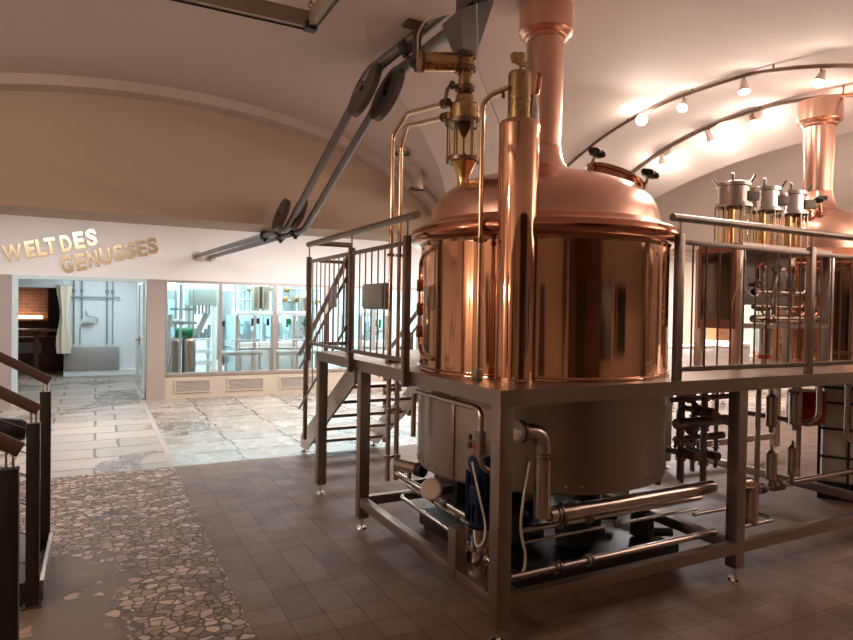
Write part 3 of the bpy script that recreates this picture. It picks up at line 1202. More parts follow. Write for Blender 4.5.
# thin steel pipe rising beside it
tp = U(477.5, 380, 2, PZ)
z1 = U(481, 108, 1, tp.y).z
pt = thing('riser_pipe', 'thin brass pipe with a clamp rising in front of the kettle to the cylinder head', 'pipe', (tp.x, tp.y, PZ))
mb = MB()
zt = 2.905
mb.tube([(tp.x, tp.y, PZ + 0.05), (tp.x, tp.y, zt), (cx - 0.075, cy, zt + 0.045)], 0.015, 12, bend=0.09)
mb.build('pipe', BRASS_P, pt)
mb = MB()
mb.box(tp.x - 0.022, tp.x + 0.022, tp.y - 0.022, tp.y + 0.022, PZ, PZ + 0.065, 0.004)
mb.build('foot_block', STEEL, pt)
mb = MB()
zc = U(479, 240, 1, tp.y).z
mb.flange((tp.x, tp.y, zc), (0, 0, 1), 0.022, 0.014)
mb.obox((tp.x, tp.y, zc), (0.085, 0.02, 0.018), None, 0.003)
mb.flange((tp.x + 0.55 * (cx - tp.x), tp.y + 0.55 * (cy - tp.y), zt + 0.022), (cx - tp.x, cy - tp.y, 0.02), 0.026, 0.008)
mb.build('clamp', BRONZE, pt)

# ------------------------------------------------------------------ grist mill standing on the dome
MY = 3.56
ml = U(463, 188, 1, MY)
mx = ml.x


def mz(py):
    return U(463, py, 1, MY).z


mt = thing('grist_masher', 'brass grist mashing inlet with a glass sight cylinder standing on the left of the dome', 'mashing inlet', (mx, MY, mz(192)))
mb = MB()
mb.lathe([(0.075, mz(199)), (0.075, mz(194)), (0.045, mz(190)), (0.038, mz(186)), (0.038, mz(177)), (0.084, mz(162))], (mx, MY, 0), seg=36)
mb.build('cone', BRASS_C, mt)
for py, r_ in ((160.5, 0.115), (123, 0.125), (88.5, 0.066), (69, 0.072), (56, 0.072)):
    mb = MB()
    mb.lathe([(0.03, mz(py + 2)), (r_, mz(py + 2)), (r_, mz(py - 2)), (0.03, mz(py - 2))], (mx, MY, 0), seg=36)
    for q in range(8):
        aa = 2 * PI * q / 8 + 0.3
        e = Vector((mx + (r_ - 0.012) * math.cos(aa), MY + (r_ - 0.012) * math.sin(aa), mz(py)))
        mb.cyl(e - Vector((0, 0, 0.022)), e + Vector((0, 0, 0.022)), 0.008, seg=6)
    mb.build('flange', BRONZE, mt)
mb = MB()
mb.lathe([(0.096, mz(159)), (0.096, mz(125)), (0.091, mz(125)), (0.091, mz(159))], (mx, MY, 0), seg=40, cap=False)
mb.build('sight_glass', GLASSY, mt)
mb = MB()
for q in range(6):
    aa = 2 * PI * q / 6 + 0.45
    e = Vector((mx + 0.106 * math.cos(aa), MY + 0.106 * math.sin(aa), 0))
    mb.cyl((e.x, e.y, mz(160)), (e.x, e.y, mz(123)), 0.006, seg=8)
mb.build('tie_rod', BRONZE, mt)
mb = MB()
mb.cyl((mx, MY, mz(160)), (mx, MY, mz(126)), 0.006, seg=8)
mb.lathe([(0.06, mz(126)), (0.035, mz(130)), (0.010, mz(138))], (mx, MY, 0), seg=20)
mb.build('inner_spindle', BRONZE, mt)
mb = MB()
mb.lathe([(0.094, mz(122)), (0.094, mz(106)), (0.088, mz(104)), (0.062, mz(103)), (0.058, mz(96)), (0.044, mz(92)), (0.040, mz(70)), (0.05, mz(68))], (mx, MY, 0), seg=36)
mb.build('mash_chamber', BRASS, mt, ang=20)
mb = MB()
mb.lathe([(0.055, mz(68)), (0.06, mz(66)), (0.06, mz(58)), (0.055, mz(56))], (mx, MY, 0), seg=32)
mb.build('collar', BRASS, mt)
# sideways drive housing
q0, q1 = Vector((mx, MY, mz(62))), U(419, 61.5, 1, MY + 0.05)
mb = MB()
mb.cyl(q0.lerp(q1, 0.12), q1, 0.058, 0.062, seg=28)
dr = mb.build('drive_housing', BRASS, mt)
for w in (0.18, 0.96):
    mb = MB()
    mb.flange(q0.lerp(q1, w), q1 - q0, 0.068, 0.012)
    mb.build('housing_ring', BRONZE, dr)

# twin brass pipes from the masher down to the deck
for nm, (bx_, by_), py, lab, kx in (('water_pipe', (389.5, 360), 103, 'left one of the twin brass pipes dropping behind the guard rail from the masher', 405),
                                    ('water_pipe', (398.5, 362), 117, 'right one of the twin brass pipes dropping behind the guard rail from the masher', 405)):
    base = U(bx_, by_, 2, PZ)
    base = Vector((1.93 + (0.068 if py > 110 else 0), 4.30, PZ))
    t = thing(nm, lab, 'pipe', base)
    e = Vector((mx - 0.10, MY + 0.05, mz(py)))
    hz = U(391, 134 if py < 110 else 143, 1, 4.28).z
    mb = MB()
    md_ = U(407, 113.5 if py < 110 else 126, 1, 4.12)
    mb.tube([base, (base.x, base.y, hz), md_, e], 0.016, 12, bend=0.035)
    mb.build('pipe', BRASS_P, t)
    d = (e - md_).normalized()
    for cp, cd, cr_ in ((e, d, 0.032), (e - d * 0.035, d, 0.032), ((base.x, base.y, U(390, 255, 1, 4.3).z), (0, 0, 1), 0.028), ((base.x, base.y, PZ + 0.012), (0, 0, 1), 0.032)):
        mb = MB()
        mb.flange(cp, cd, cr_, 0.010)
        mb.build('coupling', BRONZE, t)
    mb = MB()
    mb.cyl((base.x, base.y, PZ - 0.10), (base.x, base.y, 0.42), 0.019, seg=12)
    for z in (1.1, 0.95, 0.6):
        mb.flange((base.x, base.y, z), (0, 0, 1), 0.034, 0.012)
    mb.build('lower_pipe', STEEL_P, t)
# small bypass elbow
mb = MB()
mb.tube([(mx - 0.06, MY, mz(87)), (mx - 0.12, MY, mz(89)), (mx - 0.135, MY + 0.01, mz(101)), (mx - 0.11, MY + 0.03, mz(104))], 0.013, 10, bend=0.06)
mb.flange((mx - 0.095, MY, mz(87.5)), (1, 0, 0), 0.028, 0.009)
mb.build('bypass_elbow', BRONZE, mt)

# hopper over the masher
ht = thing('grain_hopper', 'grey sheet metal hopper above the brass masher, wide at the top', 'hopper', (mx, MY, mz(54)))
zt_, zb_ = mz(17), mz(53)
mb = MB()
top = [(mx - 0.11, MY - 0.11), (mx + 0.13, MY - 0.12), (mx + 0.15, MY + 0.13), (mx - 0.10, MY + 0.13)]
bot = [(mx - 0.055, MY - 0.055), (mx + 0.055, MY - 0.055), (mx + 0.055, MY + 0.055), (mx - 0.055, MY + 0.055)]
ra = mb.ring([(x, y, zb_) for x, y in bot])
rb = mb.ring([(x, y, zt_ + (0.08 if x > mx else -0.04)) for x, y in top])
rc = mb.ring([(x, y, zt_ + (0.10 if x > mx else -0.01)) for x, y in top])
mb.skin([ra, rb, rc])
mb.build('funnel', GREYM, ht)
mb = MB()
mb.box(mx - 0.02, mx + 0.11, MY - 0.09, MY + 0.10, zt_ + 0.06, zt_ + 0.15, 0.005)
mb.build('hopper_lid', GREYD, ht)

# ------------------------------------------------------------------ grain conveyor tubes
UA, UB = U(365, 82, 1, 5.02), U(388, 86, 1, 4.92)
UC, UD = U(374, 69, 1, 4.96), U(397, 73, 1, 4.86)
CA, CB = U(364.5, 90, 1, 4.98), U(387, 94, 1, 4.88)
DA, DB = U(281, 215, 1, 6.90), U(298, 214, 1, 6.84)
TA, TB = U(474, -10, 1, MY + 0.25), U(470, 17, 1, MY + 0.02)
specs = (((1.632, 12.29, 2.605), (1.86, 6.92, 2.560), UA, TA, 'left tube of the twin grey grain conveyor from the far wall to the vault'),
         ((1.878, 12.29, 2.598), (2.03, 6.86, 2.552), UB, TB, 'right tube of the twin grey grain conveyor, ending at the hopper'))
for a, b_, c_, d_, lab in specs:
    a, b_, c_, d_ = map(Vector, (a, b_, c_, d_))
    t = thing('grain_conveyor', lab, 'conveyor tube', b_, 'twin grain conveyor tubes')
    mb = MB()
    mb.tube([a, b_, c_], 0.037, 16, bend=0.06)
    mb.build('tube', GREYM, t)
    mb = MB()
    first = c_ is not None and (c_ - UA).length < 0.01
    c2 = UC if first else UD
    mb.tube([c_, c2, d_], 0.046, 18, bend=0.03)
    mb.build('upper_tube', GREYM, t)
    mb = MB()
    mb.flange(a - Vector((0, 0.012, 0)), (0, 1, 0), 0.085, 0.012, 24)
    mb.build('wall_flange', STEEL, t)
    for p, w in ((a.lerp(b_, 0.83), b_ - a), (a.lerp(b_, 0.94), b_ - a), (c_.lerp(d_, 0.42), d_ - c_)):
        mb = MB()
        mb.cyl(p - w.normalized() * 0.03, p + w.normalized() * 0.03, 0.056, seg=16)
        mb.obox(p + Vector((0, 0, -0.06)), (0.03, 0.05, 0.03))
        mb.build('tube_clamp', BLACKM, t)
    for pp, pa, pb in ((b_, a, c_), (c_, b_, d_)):
        d0, d1 = (pa - pp).normalized(), (pb - pp).normalized()
        n = Vector((0.94, 0.02, -0.33)).normalized()
        upper = pp is c_
        R_ = 0.235 if upper else 0.185
        ctr = (CA if first else CB) if upper else (DA if first else DB)
        mb = MB()
        mb.cyl(ctr - n * 0.026, ctr + n * 0.026, R_, seg=44)
        ds = mb.build('elbow_housing', GREYD, t)
        mb = MB()
        mb.cyl(ctr - n * 0.042, ctr + n * 0.042, 0.022, seg=16)
        mb.build('axle', BLACKM, ds)
# ceiling bracket of the conveyor
p = U(417, 46, 1, 4.3)
cz = ceil_z(p.x, p.y)
bt_ = thing('ceiling_bracket', 'dark metal bracket hanging from the vault and holding the conveyor tubes', 'bracket', (p.x, p.y, cz))
mb = MB()
mb.box(p.x - 0.10, p.x + 0.10, p.y - 0.06, p.y + 0.06, cz - 0.02, cz + 0.01)
mb.build('plate', BRONZE, bt_)
mb = MB()
mb.box(p.x - 0.025, p.x + 0.025, p.y - 0.025, p.y + 0.025, cz - 0.26, cz - 0.02)
mb.build('stem', BRONZE, bt_)
# thin wires near the hopper
mb = MB()
mb.tube([(mx - 0.02, MY - 0.16, zt_ + 0.02), U(478, 70, 1, 3.3), (cx - 0.10, cy + 0.05, 2.755)], 0.004, 6)
tag(mb.build('wire', CABLE), 'thin pale wire slanting from the hopper to the copper cylinder', 'wire')
mb = MB()
w0 = U(418, 58, 1, MY + 0.05)
mb.tube([w0, U(417.5, 34, 1, MY + 0.05), U(424, 22, 1, MY), U(436, 12, 1, MY - 0.1)], 0.006, 6, bend=0.05)
tag(mb.build('cable', CABLE), 'short pale cable curving up from the masher drive housing', 'cable')

# ------------------------------------------------------------------ lighting tracks and spotlights


def track_z(X, y):
    yc, zc_, R_ = (4.30, -0.72, 4.55) if X < 5.5 else (4.35, -0.30, 4.11)
    return min(zc_ + math.sqrt(R_ ** 2 - (y - yc) ** 2), barrel(y) - 0.03)


def track(label, X, y0, y1):
    pts = [(X, y, track_z(X, y)) for y in lin(y0, y1, 60)]
    t = thing('light_track', label, 'light track', (X, (y0 + y1) / 2, 3.7))
    mb = MB()
    mb.tube(pts, 0.017, 8)
    mb.build('rail', BRONZE, t)
    for y in lin(y0 + 0.3, y1 - 0.3, 5):
        mb = MB()
        z = barrel(y)
        mb.cyl((X, y, z + 0.005), (X, y, track_z(X, y)), 0.008, seg=8)
        mb.build('standoff', BRONZE, t)


track('curved spotlight track under the vault nearer the camera, right of the chimney', 5.0, 2.3, 7.0)
track('curved spotlight track further back, passing in front of the rear chimney', 6.0, 2.3, 7.0)


def spot(X, px, py, aim, label, power, strong=False, copper=False):
    q = U(px, py - 6, 0, X)
    y = q.y
    z = track_z(X, y) - 0.015
    t = thing('spotlight', label, 'spotlight', (X, y, z), 'track spotlights under the vault')
    d = (Vector(aim) - Vector((X, y, z - 0.09))).normalized()
    c = Vector((X, y, z - (0.045 if strong else 0.070)))
    mb = MB()
    mb.cyl((X, y, z + 0.01), c, 0.008, seg=8)
    mb.build('stem', BRONZE, t)
    mb = MB()
    mb.lathe([(0.016, -0.06), (0.022, -0.055), (0.032, 0.0), (0.050, 0.065), (0.047, 0.065), (0.030, 0.0)], c, d, seg=20)
    mb.build('housing', COPPER_S if copper else BEIGE, t)
    mb = MB()
    if strong:
        mb.sphere(c + d * 0.055, 0.056, 16)
    else:
        mb.lathe([(0.001, 0.040), (0.034, 0.040), (0.034, 0.046), (0.018, 0.052), (0.001, 0.054)], c, d, seg=18, cap=False)
    mb.build('bulb', BULBH if strong else BULB, t)
    point('spot_glow', c + d * 0.13, power * (0.08 if strong else 0.75 if X > 5.5 else 0.26), SPOTC, 0.035, t)
    sd = bpy.data.lights.new('spot_beam', 'SPOT')
    sd.energy, sd.color, sd.spot_size, sd.spot_blend, sd.shadow_soft_size = power * 5.0, SPOTC, math.radians(95), 0.7, 0.04
    so = bpy.data.objects.new('spot_beam', sd)
    so.rotation_euler = d.to_track_quat('-Z', 'Y').to_euler()
    COL.objects.link(so)
    so.parent = t
    so.location = c + d * 0.10 - t.location


T1 = [(553, 140, (4.6, 5.6, 2.0), 'leftmost spotlight on the nearer curved track, low beside the dome', 13, False),
      (642, 112, (1.5, 1.5, 1.9), 'glaring spotlight of the nearer curved track, pointing at the camera', 28, True),
      (684, 97, (3.2, 3.6, 1.5), 'tilted spotlight just right of the glaring one on the nearer track', 20, False),
      (744, 86, (4.6, 3.2, 1.5), 'spotlight near the crown of the nearer track, right of the tilted one', 20, False),
      (821, 78, (3.9, 3.0, 1.6), 'rightmost spotlight on the nearer curved track, above the rear chimney', 20, False)]
for px, py, aim, lab, pw, sg in T1:
    spot(5.0, px, py, aim, lab, pw, sg)
T2 = [(662, 160, (6.2, 5.6, 2.0), 'lowest left spotlight on the farther curved track', 14, False),
      (709, 135, (6.9, 4.6, 2.0), 'second spotlight from the left on the farther curved track', 16, False),
      (753, 115, (5.4, 3.4, 2.0), 'small copper spotlight on the farther curved track', 12, True),
      (818, 112, (6.2, 3.4, 2.0), 'spotlight of the farther track shining before the rear chimney collar', 16, False)]
for px, py, aim, lab, pw, cp in T2:
    spot(6.0, px, py, aim, lab, pw, False, cp)

# cylinder downlights on the vault at the left
for (px, py, Y, lab) in ((417, 178, 6.75, 'beige cylinder downlight hanging under the vault left of the masher'),
                         (402, 142, 6.5, 'faint beige cylinder downlight behind the twin brass pipes')):
    p = U(px, py, 1, Y)
    cz = ceil_z(p.x, p.y)
    t = thing('downlight', lab, 'ceiling lamp', (p.x, p.y, cz))
    mb = MB()
    zl = p.z - 0.12
    zh = max(cz + 0.02, p.z + 0.16)
    mb.lathe([(0.075, zl), (0.075, zh), (0.01, zh)], (p.x, p.y, 0), seg=28)
    mb.build('can', BEIGE, t)
    mb = MB()
    mb.lathe([(0.088, zl - 0.02), (0.088, zl), (0.06, zl), (0.055, zl + 0.04), (0.001, zl + 0.04)], (p.x, p.y, 0), seg=28, cap=False)
    mb.build('lamp_ring', STEEL_D, t)

# hanging rectangular lamp frame at the top left
t = thing('hanging_light_frame', 'slim rectangular metal light frame hanging on a chain at the upper left', 'light frame', (0.4, 2.2, 3.2))
fx1, fy1, fz = 1.03, 3.375, 3.2
mb = MB()
for bx in ((-0.55, fx1, fy1 - 0.035, fy1), (fx1 - 0.035, fx1, 1.2, fy1 - 0.035), (-0.55, fx1 - 0.035, 1.2, 1.235), (-0.55, -0.515, 1.235, fy1 - 0.035)):
    mb.box(bx[0], bx[1], bx[2], bx[3], fz, fz + 0.085)
mb.build('frame_profile', mat('frame_bronze', (0.34, 0.27, 0.20), 0.4, 0.6, var=0.1, scale=5), t)
mb = MB()
for bx in ((-0.56, fx1 + 0.01, fy1, fy1 + 0.008), (fx1, fx1 + 0.008, 1.2, fy1)):
    mb.box(bx[0], bx[1], bx[2], bx[3], fz - 0.006, fz + 0.012)
mb.box(fx1 - 0.05, fx1 + 0.012, fy1 - 0.05, fy1 + 0.012, fz - 0.012, fz + 0.03)
mb.build('edge_strip', BLACKM, t)
mb = MB()
z = fz + 0.085
k = 0
cz = ceil_z(fx1 - 0.03, fy1 - 0.06)
while z < cz - 0.01:
    ax = (1, 0, 0) if k % 2 else (0, 1, 0)
    mb.torus((fx1 - 0.03, fy1 - 0.06, z + 0.018), ax, 0.015, 0.004, 12, 6)
    z += 0.027
    k += 1
mb.build('chain', BRASS, t)

# ------------------------------------------------------------------ wall sign
tx = thing('wall_sign', 'raised gold lettering reading WELT DES GENUSSES on the white far wall', 'sign', (-0.2, YW, 2.2))


def letter(ch, px, py, hpx, rotd, wpx):
    hpx += 1.2
    p = U(px, py, 1, YW - 0.003)
    h = (U(px, py - hpx, 1, YW).z - p.z)
    cv = bpy.data.curves.new('letter', 'FONT')
    cv.body = ch
    cv.align_x = 'CENTER'
    cv.size = h / 0.69
    cv.extrude = 0.014
    cv.offset = 0.014
    ob = bpy.data.objects.new('letter', cv)
    COL.objects.link(ob)
    dg = bpy.context.evaluated_depsgraph_get()
    me = bpy.data.meshes.new_from_object(ob.evaluated_get(dg))
    bpy.data.objects.remove(ob)
    xs = [v.co.x for v in me.vertices]
    w = (U(px + wpx / 2, py, 1, YW).x - U(px - wpx / 2, py, 1, YW).x)
    me.transform(Matrix.Diagonal((w / (max(xs) - min(xs)), 1, 1, 1)) @ Matrix.Translation((-(max(xs) + min(xs)) / 2, 0, 0)))
    me.transform(Matrix.Rotation(math.radians(rotd), 4, 'Z'))
    me.transform(Matrix.Rotation(PI / 2, 4, 'X'))
    me.materials.clear()
    me.materials.append(GOLD)
    o = bpy.data.objects.new('letter', me)
    o.parent = tx
    o.location = p - tx.location - Vector((0, 0.012, 0))
    COL.objects.link(o)


for ch, bx, by, hp, ws in (('W', 14.5, 260.5, 14.0, 20), ('E', 32, 256.6, 14.0, 10.5), ('L', 43, 255.2, 14.0, 10), ('T', 52, 253.6, 14.0, 11),
                           ('D', 67.5, 251.2, 14.0, 11), ('E', 80.5, 248.0, 14.0, 10.5), ('S', 93, 244.8, 13.5, 10.5),
                           ('G', 68.5, 271.8, 14.5, 11.5), ('E', 82, 269.2, 14.0, 10), ('N', 94.5, 266.4, 14.0, 11), ('U', 107, 263.2, 13.5, 11),
                           ('S', 120, 259.8, 13.0, 10.5), ('S', 131.7, 257.6, 13.0, 10.5), ('E', 143, 255.4, 13.0, 9.5), ('S', 153.8, 252.8, 13.0, 10)):
    letter(ch, bx, by, hp, 10.5, ws)

# louvred vents under the window
for i, (a, b_, lab) in enumerate(((174, 211, 'louvred vent grille under the window, nearest the pillar'),
                                  (227, 264, 'louvred vent grille under the middle window pane'),
                                  (279, 316, 'louvred vent grille partly behind the staircase foot'))):
    xa, xb = U(a, 388, 1, YW).x, U(b_, 388, 1, YW).x
    t = thing('vent_grille', lab, 'vent', ((xa + xb) / 2, YW, 0.1), 'vent grilles in the low wall')
    mb = MB()
    for bx in ((xa, xb, 0.10, 0.125), (xa, xb, 0.315, 0.34), (xa, xa + 0.03, 0.125, 0.315), (xb - 0.03, xb, 0.125, 0.315)):
        mb.box(bx[0], bx[1], YW - 0.02, YW, bx[2], bx[3])
    mb.build('vent_frame', SILL, t)
    mb = MB()
    for k in range(8):
        z = 0.137 + k * 0.0235
        mb.obox(((xa + xb) / 2, YW - 0.008, z), (xb - xa - 0.06, 0.016, 0.006), Matrix.Rotation(0.7, 3, 'X'))
    mb.build('louvre', LOUVRE, t)

# ------------------------------------------------------------------ handrails at the left foreground
for Y, pts, cab, lab in ((5.09, ((50, 381), (0, 357)), ((42, 417), (0, 403)), 'wood-topped stair railing, farthest of the three at the left edge'),
                         (4.14, ((39, 410), (0, 385)), ((30, 456), (0, 443)), 'wood-topped stair railing, middle one of the three at the left edge'),
                         (3.04, ((21, 450), (0, 432)), ((6, 490), (0, 487)), 'wood-topped stair railing nearest the camera at the left edge')):
    e0, e1 = U(*pts[0], 1, Y), U(*pts[1], 1, Y)
    t = thing('stair_railing', lab, 'stair railing', (-0.305, Y, 0), 'stair railings at the left')
    d = Vector((-1, 0, 0.60)).normalized()
    mb = MB()
    mb.tube([e0, e0 + d * 1.6], 0.031, 14)
    mb.build('handrail', WOODR, t)
    hx = -0.305
    ztop = e0.z - 0.07
    mb = MB()
    mb.box(hx - 0.033, hx + 0.033, Y - 0.03, Y + 0.03, 0.0, ztop, 0.004)
    mb.build('post', BLACKM, t)
    mb = MB()
    mb.box(hx - 0.05, hx + 0.05, Y - 0.045, Y + 0.045, 0.0, 0.012)
    mb.build('base_plate', STEEL_D, t)
    mb = MB()
    for dx in (-0.012, 0.012):
        mb.cyl((hx + dx, Y, ztop - 0.01), (hx + dx, Y, e0.z - 0.0 + 0.6 * (e0.x - hx - dx) * 0), 0.006, seg=8)
    mb.build('rail_pin', CHROME, t)
    for k in range(5):
        z = ztop - 0.14 - 0.165 * k
        mb = MB()
        mb.tube([(hx, Y, z), Vector((hx, Y, z)) + Vector((-1.3, 0, 0.62))], 0.004, 6)
        mb.build('cable', STEEL_D, t)
mb = MB()
mb.box(-0.275, -0.255, 4.19, 5.04, 0.0, 0.12)
o = mb.build('kerb_plate', STEEL)
tag(o, 'low steel kerb plate between the farther two railing posts', 'kerb plate')
mb = MB()
mb.box(-2.2, -0.345, 4.16, 5.04, 0.0, 0.13, 0.006)
tag(mb.build('stair_step', BLACKM), 'dark lowest stair step behind the left railing posts', 'stair step')
p = U(12, 432, 1, 5.5)
mb = MB()
mb.lathe([(0.001, 0.0), (0.06, 0.01), (0.085, 0.05), (0.09, 0.10), (0.09, 1.0)], (p.x + 0.10, 5.5, p.z), (-1, 0, 0.15), seg=24)
o = mb.build('bar_bolster', BLACK)
tag(o, 'black rounded bar end seen between the left railings', 'bar')
mb = MB()
mb.cyl((p.x - 0.25, 5.5, 0), (p.x - 0.25, 5.5, p.z + 0.0), 0.03)
mb.build('support', BLACKM, o)

# ------------------------------------------------------------------ glass filter stand on the platform
FX0, FX1, FYF, FYB = 4.115, 5.20, 3.04, 3.36
fs = thing('filter_stand', 'steel stand full of valves and pipes behind the front guard rail', 'filter stand', ((FX0 + FX1) / 2, 3.2, PZ))
for (x, y) in ((FX0, FYF), (FX0, FYB), (4.62, FYF + 0.12), (FX1, FYF), (FX1, FYB)):
    mb = MB()
    w = 0.03 if x != 4.62 else 0.025
    mb.box(x - w, x + w, y - w, y + w, PZ, 2.20 if x != 4.62 else 1.62, 0.004)
    mb.build('leg', STEEL, fs)
for z in (1.60, 2.19):
    for bx in ((FX0, FX1, FYF - 0.025, FYF + 0.02), (FX0, FX1, FYB - 0.02, FYB + 0.025), (FX0 - 0.025, FX0 + 0.02, FYF, FYB), (FX1 - 0.02, FX1 + 0.025, FYF, FYB)):
        mb = MB()
        mb.box(*bx, z, z + 0.03)
        mb.build('cross_bar', STEEL, fs)
mb = MB()
mb.box(FX0, FX1, FYF, FYB, 2.185, 2.195)
mb.build('top_plate', STEEL, fs)
mb = MB()
mb.box(FX0 + 0.03, FX1 - 0.03, FYB - 0.012, FYB + 0.0, 1.78, 2.19)
mb.build('back_panel', GREYPL, fs)
mb = MB()
mb.box(FX0 - 0.03, FX0 - 0.015, FYF + 0.03, FYB - 0.03, 1.66, 2.16)
mb.build('side_screen', DARKGL, fs)
mb = MB()
for bx in ((FYF, FYB, 2.155, 2.215), (FYF, FYB, 1.595, 1.66), (FYF, FYF + 0.03, 1.66, 2.155), (FYB - 0.03, FYB, 1.66, 2.155)):
    mb.box(FX0 - 0.034, FX0 - 0.012, bx[0], bx[1], bx[2], bx[3])
mb.build('side_frame', mat('frame_red_brown', (0.20, 0.085, 0.06), 0.4, 0.3, var=0.1, scale=6), fs)
yv = FYF + 0.05
for z, r_ in ((1.87, 0.026), (1.76, 0.020), (1.67, 0.030)):
    mb = MB()
    mb.tube([(FX0 + 0.24, yv, z), (FX1 - 0.14, yv, z), (FX1 - 0.14, yv, PZ + 0.02)] if z > 1.8 else [(FX0 + 0.24, yv, z), (FX1 - 0.06, yv, z)], r_, 12, bend=0.05)
    mb.build('manifold', STEEL_P, fs)
for i, x in enumerate((4.43, 4.62, 4.80, 4.99, 5.12)):
    mb = MB()
    mb.cyl((x, yv, 1.87), (x, yv, 2.06), 0.032, seg=14)
    mb.flange((x, yv, 2.06), (0, 0, 1), 0.042, 0.008)
    mb.flange((x, yv, 1.90), (0, 0, 1), 0.042, 0.010)
    v = mb.build('valve_body', CHROME if i % 2 else STEEL_P, fs)
    mb = MB()
    mb.tube([(x, yv - 0.03, 2.03), (x - 0.05, yv - 0.05, 2.09), (x - 0.12, yv - 0.05, 2.04)], 0.008, 8, bend=0.03)
    mb.build('lever', BLACKM if i % 2 else REDV, v)
mb = MB()
mb.tube([(4.56, yv - 0.02, 1.70), (4.56, yv - 0.02, 1.92), (4.61, yv - 0.02, 2.04), (4.69, yv - 0.02, 2.06), (4.76, yv - 0.02, 1.98), (4.76, yv - 0.02, 1.72)], 0.017, 12, bend=0.07)
mb.build('arch_pipe', STEEL_P, fs)
for x, z in ((4.33, 1.92), (4.42, 1.74), (4.50, 1.66), (4.86, 1.74), (5.02, 1.74)):
    mb = MB()
    mb.torus((x, yv - 0.05, z), (0, 1, 0), 0.036, 0.008, 16, 6)
    mb.cyl((x, yv - 0.06, z), (x, yv + 0.02, z), 0.013, seg=10)
    mb.obox((x, yv - 0.05, z), (0.07, 0.008, 0.010))
    mb.build('hand_wheel', BRONZE if x < 4.8 else COPPER_D, fs)
mb = MB()
mb.lathe([(0.012, 1.36), (0.045, 1.38), (0.045, 1.60), (0.02, 1.63)], (4.50, yv, 0), seg=20)
mb.build('drain_pot', STEEL_P, fs)
mb = MB()
mb.lathe([(0.047, 1.37), (0.047, 1.40)], (4.50, yv, 0), seg=20)
mb.build('pot_ring', REDV, fs)
mb = MB()
mb.tube([(FX0 + 0.02, FYF - 0.04, 2.1), (FX0 - 0.02, FYF - 0.05, 1.9), (4.20, FYF - 0.06, 1.82), (4.30, FYF - 0.03, 1.86)], 0.005, 6, bend=0.08)
mb.tube([(FX0 - 0.05, FYF + 0.02, 1.62), (FX0 - 0.09, FYF - 0.02, 1.8), (FX0 - 0.02, FYF - 0.04, 1.98)], 0.004, 6, bend=0.08)
mb.build('signal_cable', CABLE, fs)

for i, (px, lm, lab) in enumerate(((733, STEEL, 'glass filter cylinder with dark lid, leftmost of the three on the stand'),
                                   (764, CHROME, 'glass filter cylinder with bright lid, middle of the three on the stand'),
                                   (790, CHROME, 'glass filter cylinder with white shining lid, beside the rear dome'))):
    fy = 3.19
    x = U(px, 215, 1, fy).x
    zb, zg, zt = 2.2, 2.50, 2.70
    t = thing('glass_filter', lab, 'glass filter', (x, fy, zb), 'glass filter cylinders on the stand')
    mb = MB()
    mb.lathe([(0.118, zb), (0.118, zb + 0.02), (0.02, zb + 0.02)], (x, fy, 0), seg=32)
    mb.build('base_ring', STEEL_P, t)
    mb = MB()
    mb.lathe([(0.105, zb + 0.02), (0.105, zg), (0.100, zg), (0.100, zb + 0.02)], (x, fy, 0), seg=36, cap=False)
    mb.build('glass_cylinder', GLASSY, t)
    mb = MB()
    mb.cyl((x - 0.02, fy, zb + 0.02), (x - 0.02, fy, zg), 0.026, seg=20)
    mb.build('filter_core', BRASS_P, t)
    for q in range(6):
        aa = 2 * PI * q / 6 + 0.2
        mb = MB()
        mb.cyl((x + 0.122 * math.cos(aa), fy + 0.122 * math.sin(aa), zb), (x + 0.122 * math.cos(aa), fy + 0.122 * math.sin(aa), zg + 0.03), 0.006, seg=8)
        mb.build('tie_rod', STEEL_P, t)
    mb = MB()
    mb.lathe([(0.13, zg), (0.13, zg + 0.022), (0.105, zg + 0.025), (0.105, zt - 0.05), (0.12, zt - 0.045), (0.12, zt - 0.02), (0.04, zt), (0.001, zt)], (x, fy, 0), seg=36, cap=False)
    ld = mb.build('lid', lm, t)
    mb = MB()
    mb.obox((x + 0.07, fy - 0.10, zg + 0.08), (0.10, 0.05, 0.07), Matrix.Rotation(-0.3, 3, 'Z'), 0.008)
    mb.build('lid_catch', GREYD, ld)
    for q in range(4):
        aa = 2 * PI * q / 4 + 0.6
        e = Vector((x + 0.10 * math.cos(aa), fy + 0.10 * math.sin(aa), zt - 0.04))
        dv = Vector((math.cos(aa) * 0.6, math.sin(aa) * 0.6, 1)).normalized()
        mb = MB()
        mb.cyl(e, e + dv * 0.085, 0.008, 0.010, seg=8)
        mb.build('wing_bolt', CHROME if q % 2 else STEEL_D, ld)

# ------------------------------------------------------------------ pipework under the platform


def pipe(name, label, pts, r_, bend, m=STEEL_P, flanges=(), fm=STEEL_D, cat='pipe'):
    pts = [Vector(p) for p in pts]
    t = thing(name, label, cat, pts[0])
    mb = MB()
    mb.tube(pts, r_, 14, bend=bend)
    mb.build('pipe_run', m, t)
    for (p, ax, fr) in flanges:
        mb = MB()
        p, ax = Vector(p), Vector(ax).normalized()
        mb.flange(p + ax * 0.012, ax, fr, 0.007)
        mb.flange(p - ax * 0.012, ax, fr, 0.007)
        mb.build('clamp', fm, t)
    return t


